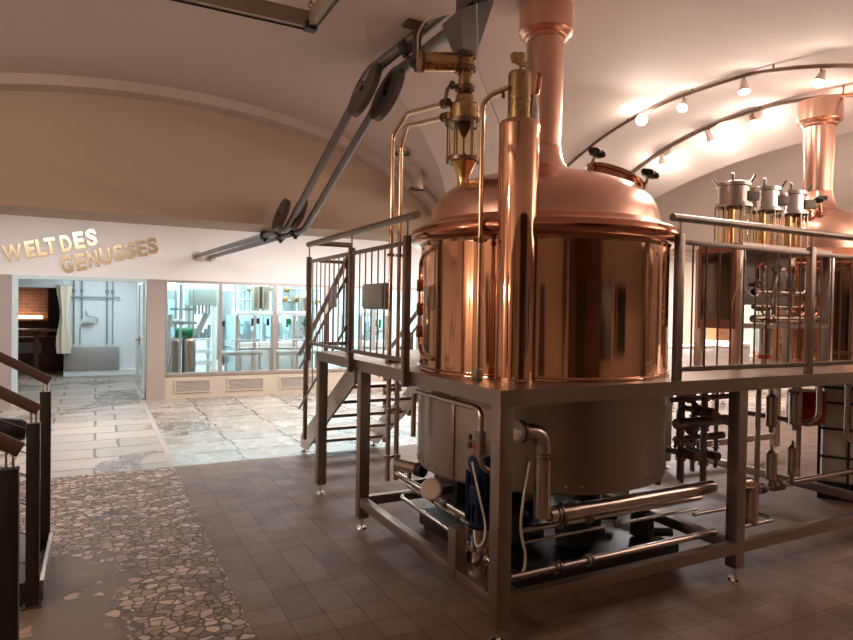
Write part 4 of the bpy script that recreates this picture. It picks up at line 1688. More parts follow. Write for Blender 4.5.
YP = 2.80
b0, b1, b2 = U(517, 432, 1, YP), U(543, 432, 1, YP), U(541, 517, 1, YP)
pipe('drain_pipe', 'thick steel drain pipe bending down beside the front corner leg', [b0, b1, (b1.x + 0.005, YP, b2.z)], 0.047, 0.10,
     flanges=[(b0 + Vector((0.02, 0, 0)), (1, 0, 0), 0.062), ((b1.x + 0.004, YP, b1.z - 0.13), (0, 0, 1), 0.052)])
h0 = U(541, 517, 1, YP)
pipe('drain_pipe', 'thick horizontal steel pipe running right under the front of the kettle jacket', [(b1.x + 0.05, YP, h0.z), (3.58, YP, h0.z + 0.01)], 0.042, 0, flanges=[(Vector((b1.x + 0.12, YP, h0.z)), (1, 0, 0), 0.05)])
for (x0_, y0_, x1_, y1_, yy, r_, lab) in ((520, 531, 728, 498, 2.90, 0.019, 'upper of the thin steel pipes under the thick horizontal pipe'),
                                          (522, 543, 728, 514, 2.92, 0.009, 'thinnest steel tube between the two horizontal pipes'),
                                          (510, 578, 728, 538, 2.78, 0.021, 'lowest horizontal steel pipe with clamps just above the frame')):
    a, b_ = U(x0_, y0_, 1, yy), U(x1_, y1_, 1, yy)
    b_ = Vector((3.59, yy, a.z + 0.01))
    a.x = max(a.x, PX + 0.1)
    pipe('floor_pipe', lab, [a, b_], r_, 0, flanges=[(a.lerp(b_, w), (1, 0, 0), r_ + 0.014) for w in ((0.2, 0.34) if r_ > 0.015 else (0.5,))])
# pipes along the left side
xl = 1.98
a, b_ = U(386, 467, 0, 2.0), U(447, 515, 0, 2.0)
for i, (dz, dx, r_, lab) in enumerate(((0, 0, 0.021, 'upper steel pipe running along the left side under the platform'),
                                       (-0.10, 0.10, 0.018, 'middle steel pipe running along the left side under the platform'),
                                       (-0.19, 0.05, 0.016, 'lower steel pipe running along the left side, just above the frame'))):
    p0, p1 = Vector((2.0 + dx, 4.35, 0.47 + dz)), Vector((2.0 + dx, 3.18, 0.45 + dz))
    pipe('side_pipe', lab, [p0 + Vector((0.22, 0.0, 0.0)), p0, p1], r_, 0.08, flanges=[(p0.lerp(p1, 0.7), (0, 1, 0), r_ + 0.012)])
# rail pipe along the platform edge bending to a butterfly valve
c0, c1 = Vector((PX + 0.06, 3.72, 1.165)), Vector((PX + 0.06, 2.90, 1.165))
t = pipe('edge_pipe', 'steel pipe under the left platform edge bending down into a valve', [c0 + Vector((0, 0, -0.3)), c0, c1, c1 + Vector((0, 0, -0.16)), c1 + Vector((0, 0, -0.32)), c1 + Vector((0.12, -0.02, -0.36))], 0.017, 0.06,
         flanges=[(c1 + Vector((0, 0, -0.14)), (0, 0, 1), 0.03), (c1 + Vector((0, 0, -0.24)), (0, 0, 1), 0.03)])
mb = MB()
p = c1 + Vector((0, 0.0, -0.19))
mb.cyl(p + Vector((0, 0, -0.05)), p + Vector((0, 0, 0.05)), 0.027)
mb.cyl(p, p + Vector((-0.01, 0.10, 0)), 0.010)
for s in (-1, 1):
    mb.obox(p + Vector((-0.01, 0.10, 0.025 * s)), (0.02, 0.03, 0.03), None, 0.004)
mb.build('valve', STEEL_D, t)
# pump with blue motor
pc = Vector((U(481, 500, 1, 3.1).x, 3.1, 0))
pt = thing('pump', 'dark blue motor pump standing upright behind the front corner leg', 'pump', (pc.x, pc.y, 0.16))
mb = MB()
mb.cyl((pc.x, pc.y, 0.46), (pc.x, pc.y, 0.80), 0.075, seg=28)
for k in range(16):
    aa = 2 * PI * k / 16
    mb.obox((pc.x + 0.08 * math.cos(aa), pc.y + 0.08 * math.sin(aa), 0.63), (0.024, 0.005, 0.28), Matrix.Rotation(aa, 3, 'Z'))
mb.build('motor', BLUE, pt)
mb = MB()
mb.lathe([(0.05, 0.80), (0.082, 0.80), (0.082, 0.84), (0.06, 0.865), (0.001, 0.87)], (pc.x, pc.y, 0), seg=28)
mb.build('fan_cover', BLUE, pt)
mb = MB()
mb.lathe([(0.05, 0.46), (0.09, 0.45), (0.09, 0.42), (0.055, 0.40), (0.055, 0.34), (0.10, 0.33), (0.10, 0.26), (0.04, 0.24), (0.04, 0.16)], (pc.x, pc.y, 0), seg=28)
mb.cyl((pc.x, pc.y, 0.29), (pc.x - 0.02, pc.y - 0.17, 0.29), 0.03)
mb.build('pump_head', STEEL_P, pt)
mb = MB()
mb.obox((pc.x - 0.07, pc.y - 0.06, 0.66), (0.07, 0.06, 0.11), Matrix.Rotation(0.6, 3, 'Z'), 0.006)
mb.build('terminal_box', BLUE, pt)
mb = MB()
mb.torus((pc.x - 0.03, pc.y + 0.02, 0.92), (0, 0, 1), 0.04, 0.010, 18, 6)
mb.cyl((pc.x - 0.03, pc.y + 0.02, 0.86), (pc.x - 0.03, pc.y + 0.02, 0.93), 0.012)
mb.obox((pc.x - 0.03, pc.y + 0.02, 0.92), (0.08, 0.014, 0.012))
mb.build('hand_wheel', REDV, pt)
# flow meter with round pale face
fm = U(431, 489, 0, 1.96)
t = thing('flow_meter', 'round pale dial of a flow meter tilted beside the side pipes', 'flow meter', fm)
n = Vector((-0.55, -0.75, 0.35)).normalized()
mb = MB()
mb.lathe([(0.001, 0.0), (0.066, 0.0), (0.072, 0.006), (0.072, 0.055), (0.06, 0.065), (0.001, 0.065)], fm - n * 0.06, n, seg=30, cap=False)
mb.build('dial', BEIGE, t)
mb = MB()
mb.cyl(fm - n * 0.05, fm - n * 0.05 + Vector((0.03, 0.05, -0.09)), 0.018)
mb.build('neck', STEEL_P, t)
# small actuator left
p = Vector((2.02, 4.12, 0.56))
t = thing('actuator_valve', 'small steel actuator valve lying at the foot of the brass pipes', 'valve', p)
mb = MB()
mb.cyl(p + Vector((-0.05, 0.10, 0)), p + Vector((0.02, -0.10, 0)), 0.042)
mb.build('cylinder', STEEL_P, t)
mb = MB()
mb.cyl(p + Vector((0.02, -0.10, 0)), p + Vector((0.04, -0.15, 0)), 0.050)
mb.build('cap', BLACK, t)
mb = MB()
mb.cyl(p, p + Vector((0, 0, -0.09)), 0.016)
mb.build('valve_neck', STEEL_P, t)
# hoses
mb = MB()
mb.tube([U(472, 462, 1, 2.86), U(478, 490, 1, 2.80), U(486, 525, 1, 2.80), U(484, 543, 1, 2.8), U(476, 548, 1, 2.85), U(474, 530, 1, 2.9)], 0.006, 8, bend=0.08)
tag(mb.build('hose', CABLE), 'thin white hose looping beside the blue pump', 'hose')
mb = MB()
mb.tube([U(530, 462, 1, 2.86), U(523, 500, 1, 2.82), U(520, 530, 1, 2.80), U(526, 555, 1, 2.80), U(524, 572, 1, 2.80), U(515, 577, 1, 2.84)], 0.008, 8, bend=0.10)
tag(mb.build('hose', HOSE), 'pale yellow hose curling down right of the front corner leg', 'hose')
# meter plate
a, b_ = U(517, 452, 1, 3.02), U(529, 496, 1, 3.02)
mb = MB()
mb.box(a.x, b_.x, 2.94, 2.95, b_.z, a.z, 0.003)
t = mb.build('meter_panel', STEEL_J)
tag(t, 'narrow pale metal panel with slots behind the front corner leg', 'panel')

t = thing('shade_skid', 'low black skid added to darken the space under the big kettle jacket', 'skid', (2.9, 3.6, 0.0))  # tray and dummy pumps added to darken the floor below the jacket
mb = MB()
mb.box(2.25, 3.52, 3.00, 4.40, 0.03, 0.14, 0.01)
mb.build('skid_tray', BLACK, t)
for q, (x, y, r_, h) in enumerate(((2.5, 3.5, 0.10, 0.34), (2.85, 3.3, 0.12, 0.38), (3.2, 3.55, 0.10, 0.36), (3.38, 3.2, 0.08, 0.30))):
    mb = MB()
    mb.lathe([(r_ * 0.6, 0.14), (r_, 0.16), (r_, h), (r_ * 0.7, h + 0.03), (0.02, h + 0.04)], (x, y, 0), seg=20)
    mb.cyl((x, y, h * 0.6), (x + 0.18, y - 0.1, h * 0.6), 0.03, seg=12)
    mb.build('skid_dummy', BLACKM, t)
for x in (2.3, 3.45):
    for y in (3.06, 4.34):
        mb = MB()
        mb.cyl((x, y, 0), (x, y, 0.04), 0.03, seg=10)
        mb.build('skid_foot', BLACK, t)
t = thing('shade_cabinet', 'long dark cabinet added to block light under the back of the platform', 'cabinet', (3.0, 4.6, 0))  # added block that keeps foyer light off the floor under the deck
mb = MB()
mb.box(2.62, 3.55, 4.45, 4.85, 0.05, 1.05, 0.01)
mb.build('cabinet_body', BLACKM, t)
mb = MB()
mb.box(2.66, 3.51, 4.43, 4.45, 0.12, 1.0, 0.005)
mb.build('cabinet_door', BLACK, t)
mb = MB()
mb.box(2.62, 3.55, 4.48, 4.82, 0.0, 0.05)
mb.build('plinth', BLACK, t)

# --- right bay under the platform
# header pipes and manifold legs right of the jacket
for i, (px0, py0, px1, py1, yy, r_, lab) in enumerate(((672, 400, 728, 396, 3.6, 0.022, 'topmost of the cross pipes right of the kettle jacket'),
                                                       (676, 424, 726, 437, 3.4, 0.040, 'thick dark cross pipe right of the kettle jacket'),
                                                       (676, 440, 722, 446, 3.8, 0.034, 'lower thick cross pipe right of the kettle jacket'))):
    a, b_ = U(px0, py0, 1, yy), U(px1, py1, 1, yy)
    a.x = max(a.x, 3.62)
    b_.x = max(b_.x, a.x + 0.5)
    pipe('cross_pipe', lab, [a, (b_.x, yy, a.z)], r_, 0, STEEL_D, flanges=[(a.lerp(b_, 0.3), (1, 0, 0), r_ + 0.014)])
for i, (px, yy, r_, z0_, z1_, lab) in enumerate(((681, 3.7, 0.03, 0.32, 1.2, 'upright steel pipe closest to the right side of the kettle jacket'),
                                                 (693, 3.9, 0.022, 0.3, 1.2, 'second upright pipe right of the kettle jacket'),
                                                 (704, 3.5, 0.026, 0.3, 1.2, 'third upright pipe right of the kettle jacket'),
                                                 (716, 3.9, 0.02, 0.3, 1.15, 'fourth upright pipe, just left of the middle platform leg'))):
    a = U(px, 430, 1, yy)
    a.x = max(a.x, 3.66)
    pipe('riser', lab, [(a.x, yy, z0_), (a.x, yy, z1_)], r_, 0, STEEL_D, flanges=[((a.x, yy, z), (0, 0, 1), r_ + 0.014) for z in (0.5, 0.78, 1.02)])
mb = MB()
mb.tube([U(682, 392, 1, 3.3), U(705, 412, 1, 3.3), U(728, 424, 1, 3.3)], 0.014, 8)
tag(mb.build('diagonal_pipe', STEEL_D), 'slanting dark pipe between the uprights right of the jacket', 'pipe')
for (px, py, yy, ln, lab) in ((690, 455, 3.3, 0.30, 'short pipe stub with a red-brown valve low beside the jacket'), (708, 412, 3.2, 0.26, 'short pipe stub with a valve high beside the middle leg'),
                              (712, 455, 3.5, 0.30, 'short pipe stub with a valve low beside the middle leg')):
    a = U(px, py, 1, yy)
    a.x = max(a.x, 3.70)
    t = pipe('valve_stub', lab, [a, a + Vector((0.0, ln, 0.0)), a + Vector((0.0, ln, -0.3))], 0.022, 0.06, STEEL_D, flanges=[(a + Vector((0, 0.08, 0)), (0, 1, 0), 0.042)], cat='valve')
    mb = MB()
    mb.cyl(a + Vector((0, 0.04, 0)), a + Vector((0, -0.06, 0)), 0.036, seg=16)
    mb.cyl(a + Vector((0, 0.14, 0)), a + Vector((0, 0.14, 0.09)), 0.010, seg=8)
    mb.obox(a + Vector((0.03, 0.14, 0.09)), (0.11, 0.018, 0.012))
    mb.build('valve_handle', BRONZE, t)
t = thing('heat_exchanger', 'ribbed plate heat exchanger in the dark behind the upright pipes', 'heat exchanger', (4.15, 4.5, 0.3))
for k in range(14):
    mb = MB()
    mb.box(3.90 + k * 0.035, 3.90 + k * 0.035 + 0.02, 4.40, 4.70, 0.85, 1.18)
    mb.build('plate', STEEL_D, t)
mb = MB()
mb.box(3.85, 3.89, 4.36, 4.74, 0.0, 1.2)
mb.box(4.39, 4.43, 4.36, 4.74, 0.0, 1.2)
mb.box(3.89, 4.39, 4.53, 4.57, 0.80, 0.84)
mb.build('end_frame', STEEL_D, t)
# double U manifold with canisters
YM = 3.05
pA, pB = U(759, 384, 1, YM), U(800, 384, 1, YM)
zT, zBt = U(780, 384, 1, YM).z, U(762, 488, 1, YM).z
pipe('manifold_arch', 'arched steel manifold pipe right of the middle platform leg', [(pA.x, YM, zBt), (pA.x, YM, zT), (pB.x, YM, zT), (pB.x, YM, zBt + 0.04)], 0.019, 0.07,
     flanges=[((pA.x + (pB.x - pA.x) * w, YM, zT), (1, 0, 0), 0.032) for w in (0.38, 0.52, 0.7, 0.84)])
pipe('manifold_header', 'long sloping steel header pipe crossing the right bay at knee height', [(pA.x - 0.05, YM + 0.04, zBt - 0.02), (5.85, YM + 0.04, zBt - 0.01)], 0.026, 0,
     flanges=[((pA.x + w, YM + 0.04, zBt - 0.018), (1, 0, 0), 0.042) for w in (0.06, 0.12, 0.27, 0.34)])
for px, y0_, y1_, lab in ((771, 396, 426, 'upper left steel canister inside the manifold arch'), (794, 393, 424, 'upper right steel canister inside the manifold arch'),
                          (771, 452, 480, 'lower left steel canister on the header pipe'), (792, 447, 475, 'lower right steel canister on the header pipe')):
    a, b_ = U(px, y0_, 1, YM + 0.02), U(px, y1_, 1, YM + 0.02)
    t = thing('canister', lab, 'canister', b_, 'steel canisters at the manifold')
    mb = MB()
    mb.lathe([(0.02, b_.z - 0.01), (0.038, b_.z), (0.040, b_.z + 0.01), (0.040, a.z - 0.01), (0.03, a.z), (0.012, a.z + 0.02)], (b_.x, b_.y, 0), seg=24)
    mb.build('shell', STEEL_P, t)
    mb = MB()
    zc_ = b_.z - 0.03
    mb.cyl((b_.x, b_.y, zc_ - (0.05 if y0_ > 440 else 0.02)), (b_.x, b_.y, b_.z), 0.016)
    mb.cyl((b_.x, b_.y, a.z + 0.01), (b_.x, b_.y, a.z + 0.05), 0.010)
    mb.build('port', STEEL_D, t)
e0 = U(752, 486, 1, 2.82)
pipe('return_elbow', 'fat steel elbow pipe standing beside the middle platform leg', [(e0.x - 0.14, 2.82, 0.55), (e0.x, 2.82, 0.55), (e0.x, 2.82, 0.26)], 0.045, 0.09)
g0, g1_ = U(752, 522, 2, 0.28), U(802, 512, 2, 0.28)
pipe('floor_loop', 'low U-shaped steel tube lying on the lower frame of the right bay', [(3.80, 2.80, 0.265), (4.25, 2.80, 0.265), (4.25, 3.12, 0.265), (3.80, 3.12, 0.265)], 0.014, 0.06)
dpx = U(819, 410, 1, 2.95).x
pipe('drop_pipe', 'steel drop pipe bending back under the platform near the red drum', [(dpx, 2.95, 1.2), (dpx, 2.95, 0.90), (dpx - 0.03, 3.05, 0.86), (dpx - 0.03, 3.6, 0.86)], 0.020, 0.08)
dpy = U(847, 410, 1, 2.95).x
pipe('drop_pipe', 'slim steel pipe in front of the white tote at the right edge', [(dpy, 2.95, 1.2), (dpy, 2.95, 0.74), (dpy + 0.14, 2.95, 0.66), (dpy + 0.6, 2.95, 0.66)], 0.020, 0.09)
# red drum
rp = U(806, 405, 1, 3.38)
t = thing('red_drum', 'red plastic drum half hidden behind the steel manifold', 'drum', (rp.x, 3.38, 0.755))
mb = MB()
mb.lathe([(0.02, 0.78), (0.13, 0.78), (0.15, 0.80), (0.15, 0.90), (0.157, 0.91), (0.15, 0.92), (0.15, 1.03), (0.14, 1.05), (0.02, 1.055)], (rp.x, 3.38, 0), seg=32)
mb.build('drum_body', RED, t)
mb = MB()
mb.box(rp.x - 0.12, rp.x + 0.12, 3.28, 3.48, 0.755, 0.78)
mb.build('stand_top', STEEL_D, t)
for sx in (-0.168, 0.168):
    mb = MB()
    mb.box(rp.x + sx - 0.008, rp.x + sx + 0.008, 3.36, 3.40, 0.757, PZ - 0.012)
    mb.box(rp.x + min(sx, 0.11 if sx > 0 else sx), rp.x + max(sx, -0.11 if sx < 0 else sx), 3.36, 3.40, 0.757, 0.778)
    mb.build('hanger', STEEL_D, t)
# white tote in a dark cage
tp_ = U(823, 500, 2, 0.0)
tx0, ty0 = 5.97, 3.54
TM = Matrix.Translation((5.97, 3.54, 0)) @ Matrix.Rotation(math.radians(-59), 4, 'Z')
t = thing('tote_tank', 'white plastic tote tank in a dark cage under the rear kettle', 'tank', (5.97, 3.54, 0))
mb = MB()
mb.box(0.02, 0.90, 0.02, 0.90, 0.14, 1.05, 0.05)
mb.xform(TM).build('tank_body', TOTE, t)
mb = MB()
for z in (0.16, 0.40, 0.66, 0.90, 1.04):
    for bx in ((0, 0.92, 0, 0.018), (0, 0.92, 0.902, 0.92), (0, 0.018, 0, 0.92), (0.902, 0.92, 0, 0.92)):
        mb.box(bx[0], bx[1], bx[2], bx[3], z - 0.010, z + 0.010)
for k in range(5):
    w = 0.009 + k * 0.2255
    for (x, y) in ((w, 0.006), (w, 0.914), (0.006, w), (0.914, w)):
        mb.box(x - 0.010, x + 0.010, y - 0.008, y + 0.008, 0.12, 1.05)
mb.xform(TM).build('cage', BLACKM, t)
mb = MB()
for k in range(3):
    y = 0.08 + k * 0.38
    mb.box(0, 0.92, y - 0.05, y + 0.05, 0.0, 0.10)
mb.box(0, 0.92, 0, 0.92, 0.10, 0.125)
mb.xform(TM).build('pallet', BLACK, t)

# ------------------------------------------------------------------ corridor behind the entrance
yb = 16.99
for i, (px, lab) in enumerate(((74, 'left steel pipe up the white corridor wall'), (82, 'steel pipe with a shower valve on the corridor wall'), (107, 'steel pipe right of the valve on the corridor wall'), (112.5, 'rightmost steel pipe on the corridor wall'))):
    x = U(px, 320, 1, yb).x
    t = thing('wall_pipe', lab, 'pipe', (x, yb - 0.03, 0.7), 'pipes on the corridor wall')
    mb = MB()
    zlo = 0.75 if i != 1 else 1.35
    mb.cyl((x, yb - 0.035, zlo), (x, yb - 0.035, 2.55), 0.018 if i != 3 else 0.012, seg=10)
    mb.build('pipe', MGREY, t)
    mb = MB()
    mb.flange((x, yb - 0.03, 2.0), (0, 0, 1), 0.035, 0.03)
    mb.build('bracket', MGREY, t)
xa, xb = U(66, 310, 1, yb).x, U(120, 310, 1, yb).x
mb = MB()
zz = U(90, 297, 1, yb).z
mb.cyl((xa, yb - 0.07, zz), (xb, yb - 0.07, zz), 0.02, seg=10)
tag(mb.build('cross_pipe', MGREY), 'horizontal steel pipe crossing the corridor wall', 'pipe')
xv, zv = U(88, 323, 1, yb).x, U(88, 323, 1, yb).z
t = thing('wall_valve', 'small steel mixing valve on the white corridor wall', 'valve', (xv, yb - 0.05, zv))
mb = MB()
mb.cyl((xv - 0.12, yb - 0.06, zv), (xv + 0.12, yb - 0.06, zv), 0.032)
mb.cyl((xv, yb - 0.06, zv), (xv, yb - 0.16, zv), 0.04)
mb.build('valve_body', MGREY, t)
mb = MB()
mb.tube([(xv + 0.1, yb - 0.06, zv), (xv + 0.2, yb - 0.06, zv + 0.02), (xv + 0.2, yb - 0.06, zv + 0.14), (xv, yb - 0.06, zv + 0.16), (xv - 0.05, yb - 0.06, zv + 0.3)], 0.012, 8, bend=0.05)
mb.tube([(xv - 0.1, yb - 0.06, zv), (xv - 0.16, yb - 0.06, zv - 0.1), (xv - 0.16, yb - 0.06, 0.72)], 0.012, 8, bend=0.05)
mb.build('valve_pipe', MGREY, t)
a, b_ = U(65, 347, 1, 16.9), U(119, 371, 1, 16.9)
mb = MB()
mb.box(a.x, b_.x, 16.86, 16.89, 0.14, a.z, 0.005)
o = mb.build('kick_panel', mat('kick_steel', (0.42, 0.42, 0.42), 0.42, 0.8, var=0.06, scale=4))
tag(o, 'brushed steel kick panel at the foot of the white corridor wall', 'panel')
# strip curtain beside the dark room
x0_ = U(55, 330, 1, 16.8).x
mb = MB()
rs = []
for i in range(9):
    z = 0.55 + (2.10 - 0.55) * i / 8
    w = 0.13 * (0.75 + 0.25 * math.sin(i * 0.9 + 0.5))
    pts = []
    for k in range(24):
        aa = 2 * PI * k / 24
        rr = 1 + 0.16 * math.sin(6 * aa + i * 0.2)
        pts.append((x0_ + 0.18 + w * 1.1 * rr * math.cos(aa), 16.72 + 0.07 * rr * math.sin(aa), z))
    rs.append(mb.ring(pts))
mb.skin(rs)
cu = mb.build('curtain', CURT)
tag(cu, 'pale gathered curtain hanging beside the doorway to the dark taproom', 'curtain')
mb = MB()
mb.cyl((x0_ + 0.0, 16.80, 2.10), (x0_ + 0.36, 16.80, 2.10), 0.012, seg=8)
mb.box(x0_ + 0.16, x0_ + 0.19, 16.72, 16.905, 2.09, 2.12)
mb.build('curtain_rod', STEEL_D, cu)
# taproom: bar table, cabinet, glowing shelf
t = thing('bar_table', 'dark wooden bar table standing in the dim taproom doorway', 'table', (-1.15, 17.6, 0))
mb = MB()
mb.box(-2.0, -0.80, 17.3, 17.9, 1.02, 1.08, 0.01)
mb.build('table_top', WOODT, t)
for x in (-1.75, -1.25):
    mb = MB()
    mb.box(x - 0.05, x + 0.05, 17.54, 17.66, 0.0, 1.02, 0.006)
    mb.build('leg', WOODT, t)
t = thing('sideboard', 'dark wooden counter with a pale drawer front in the taproom', 'counter', (-1.4, 18.7, 0))
mb = MB()
mb.box(-2.9, -0.75, 18.4, 19.0, 0.0, 0.85, 0.01)
mb.build('counter_body', WOODT, t)
mb = MB()
mb.box(-2.3, -1.2, 18.37, 18.40, 0.45, 0.72, 0.006)
mb.build('drawer_front', LOUVRE, t)
t = thing('back_shelf', 'glowing shelf light under the brick wall of the taproom', 'shelf lamp', (-1.7, 19.5, 1.2))
mb = MB()
mb.box(-2.4, -1.15, 19.4, 19.58, 1.22, 1.28, 0.01)
mb.build('shelf_board', WOODL, t)
mb = MB()
mb.box(-2.3, -1.25, 19.45, 19.55, 1.28, 1.36)
mb.build('lamp_strip', GLOWW, t)
point('taproom_lamp', (-1.7, 19.2, 1.6), 8, WARM, 0.06)
t = thing('wall_cabinet', 'dark tall cabinet against the brick wall of the taproom', 'cabinet', (-1.0, 19.35, 0.86))
mb = MB()
mb.box(-1.12, -0.72, 19.2, 19.58, 0.86, 2.3, 0.01)
mb.build('carcass', WOODT, t)
mb = MB()
mb.box(-1.08, -0.76, 19.17, 19.2, 0.95, 2.2, 0.006)
mb.build('cabinet_door', BLACKM, t)

# ------------------------------------------------------------------ bottling room machines behind the window


def cab(name, label, px0, px1, py0, py1, Y, depth, m=MWHITE, parts=None, cat='machine', z0=None):
    a, b_ = U(px0, py0, 1, Y), U(px1, py1, 1, Y)
    zlo = b_.z if z0 is None else z0
    t = thing(name, label, cat, ((a.x + b_.x) / 2, Y + depth / 2, zlo))
    mb = MB()
    mb.box(a.x, b_.x, Y, Y + depth, zlo, a.z, 0.015)
    mb.build('housing', m, t)
    w, h = b_.x - a.x, a.z - zlo
    for (u0, u1, v0, v1, pm, nm) in (parts or ()):
        mb = MB()
        mb.box(a.x + u0 * w, a.x + u1 * w, Y - 0.03, Y, zlo + v0 * h, zlo + v1 * h, 0.008)
        mb.build(nm, pm, t)
    return t, a, b_, zlo


cab('control_cabinet', 'grey control cabinet at the left end of the bottling room window', 167, 177, 290, 326, 14.2, 0.4, MGREY, [(0.1, 0.9, 0.1, 0.9, MBLUE, 'cabinet_door')], 'cabinet', 0.0)
# filler machine with hood
t, a, b_, zlo = cab('filling_machine', 'pale hooded filling machine behind the first window pane', 189, 217, 288, 306, 13.6, 0.8, mat('hood_grey', (0.44, 0.50, 0.47), 0.4, 0.1, var=0.05, scale=4))
mb = MB()
for x in (a.x + 0.05, b_.x - 0.05):
    for y in (13.65, 14.35):
        mb.box(x - 0.035, x + 0.035, y - 0.035, y + 0.035, 0.0, zlo)
mb.build('machine_frame', MWHITE, t)
mb = MB()
for z in (0.5, 0.74, 1.0):
    mb.box(a.x, b_.x, 13.62, 14.38, z - 0.02, z + 0.02)
mb.build('machine_shelf', MWHITE, t)
mb = MB()
for k in range(6):
    x = a.x + 0.1 + (b_.x - a.x - 0.2) * k / 5
    mb.cyl((x, 13.9, 1.02), (x, 13.9, 1.02 + 0.12 + 0.08 * (k % 3)), 0.035, seg=10)
    mb.cyl((x, 13.9, zlo - 0.18), (x, 13.9, zlo), 0.02, seg=8)
mb.obox(((a.x + b_.x) / 2, 13.8, 1.30), (0.1, 0.1, 0.5), Matrix.Rotation(0.4, 3, 'Y'))
mb.build('filler_head', MGREY, t)
# steel keg tank with green motor
p = U(181, 374, 1, 13.3)
t = thing('mixing_tank', 'upright steel mixing tank with green motor on top behind the first pane', 'tank', (p.x, 13.3, 0))
for dx in (-0.13, 0.14):
    mb = MB()
    mb.lathe([(0.02, 0.1), (0.12, 0.1), (0.13, 0.15), (0.13, 1.0), (0.11, 1.05), (0.02, 1.08)], (p.x + dx, 13.3, 0), seg=24)
    mb.build('tank_shell', STEEL_J, t)
    mb = MB()
    for q in range(3):
        aa = 2 * PI * q / 3
        mb.cyl((p.x + dx + 0.1 * math.cos(aa), 13.3 + 0.1 * math.sin(aa), 0), (p.x + dx + 0.1 * math.cos(aa), 13.3 + 0.1 * math.sin(aa), 0.12), 0.012, seg=8)
    mb.build('leg', MGREY, t)
mb = MB()
mb.cyl((p.x - 0.12, 13.3, 1.17), (p.x + 0.2, 13.3, 1.17), 0.09, seg=18)
mb.box(p.x - 0.1, p.x + 0.12, 13.22, 13.38, 1.06, 1.12)
mb.build('motor', GREEN, t)
mb = MB()
for dx in (-0.1, 0.02, 0.16, 0.24):
    mb.cyl((p.x + dx, 13.45, 0.9), (p.x + dx, 13.45, 2.0), 0.018, seg=8)
for z in (1.35, 1.62):
    mb.obox((p.x + 0.05, 13.43, z), (0.5, 0.06, 0.05))
mb.build('pipe_rack', MGREY, t)
p = U(172, 322, 1, 13.1)
t = thing('valve_block', 'dark valve block on pipes at the far left of the bottling room', 'valve', (p.x, 13.1, 0))
mb = MB()
mb.cyl((p.x - 0.18, 13.1, p.z), (p.x + 0.22, 13.1, p.z), 0.05, seg=12)
mb.cyl((p.x - 0.05, 13.1, p.z - 0.1), (p.x - 0.05, 13.1, p.z + 0.14), 0.07, seg=12)
mb.build('block', MGREY, t)
mb = MB()
mb.cyl((p.x - 0.05, 13.1, 0.0), (p.x - 0.05, 13.1, p.z), 0.025, seg=10)
mb.cyl((p.x + 0.15, 13.1, 0.0), (p.x + 0.15, 13.1, 2.1), 0.025, seg=10)
mb.build('pipe', MGREY, t)
# round wheel / duct on the wall
p = U(233, 293, 1, 15.2)
t = thing('hose_reel', 'large thin ring of hose on the bottling room wall behind the second pane', 'hose ring', (p.x, 15.2, p.z))
mb = MB()
mb.torus(p, (0, 1, 0), 0.30, 0.018, 36, 8)
mb.torus(p + Vector((0, 0.04, 0)), (0, 1, 0), 0.24, 0.014, 36, 8)
mb.build('ring', MGREY, t)
mb = MB()
for aa in (0.3, 1.35, 2.4):
    d = Vector((math.cos(aa), 0, math.sin(aa))) * 0.3
    mb.cyl(p - d, p + d, 0.010, seg=8)
mb.cyl(p, (p.x, 17.4, p.z), 0.02, seg=8)
mb.build('spokes', MGREY, t)
# hanging tanks
for px, lab in ((256, 'left of two small steel tanks hanging behind the second pane'), (265, 'right of two small steel tanks hanging behind the second pane')):
    p = U(px, 296, 1, 14.4)
    t = thing('hanging_tank', lab, 'tank', (p.x, 14.4, p.z), 'small hanging tanks')
    mb = MB()
    mb.lathe([(0.02, p.z - 0.42), (0.10, p.z - 0.28), (0.10, p.z + 0.22), (0.02, p.z + 0.30)], (p.x, 14.4, 0), seg=20)
    mb.build('tank_shell', mat('tank_tan', (0.40, 0.34, 0.28), 0.25, 0.9), t)
    mb = MB()
    mb.cyl((p.x, 14.4, p.z + 0.28), (p.x, 14.4, 3.0), 0.02, seg=8)
    mb.cyl((p.x, 14.4, p.z - 0.42), (p.x, 14.4, 1.75), 0.02, seg=8)
    mb.build('tank_pipe', MGREY, t)
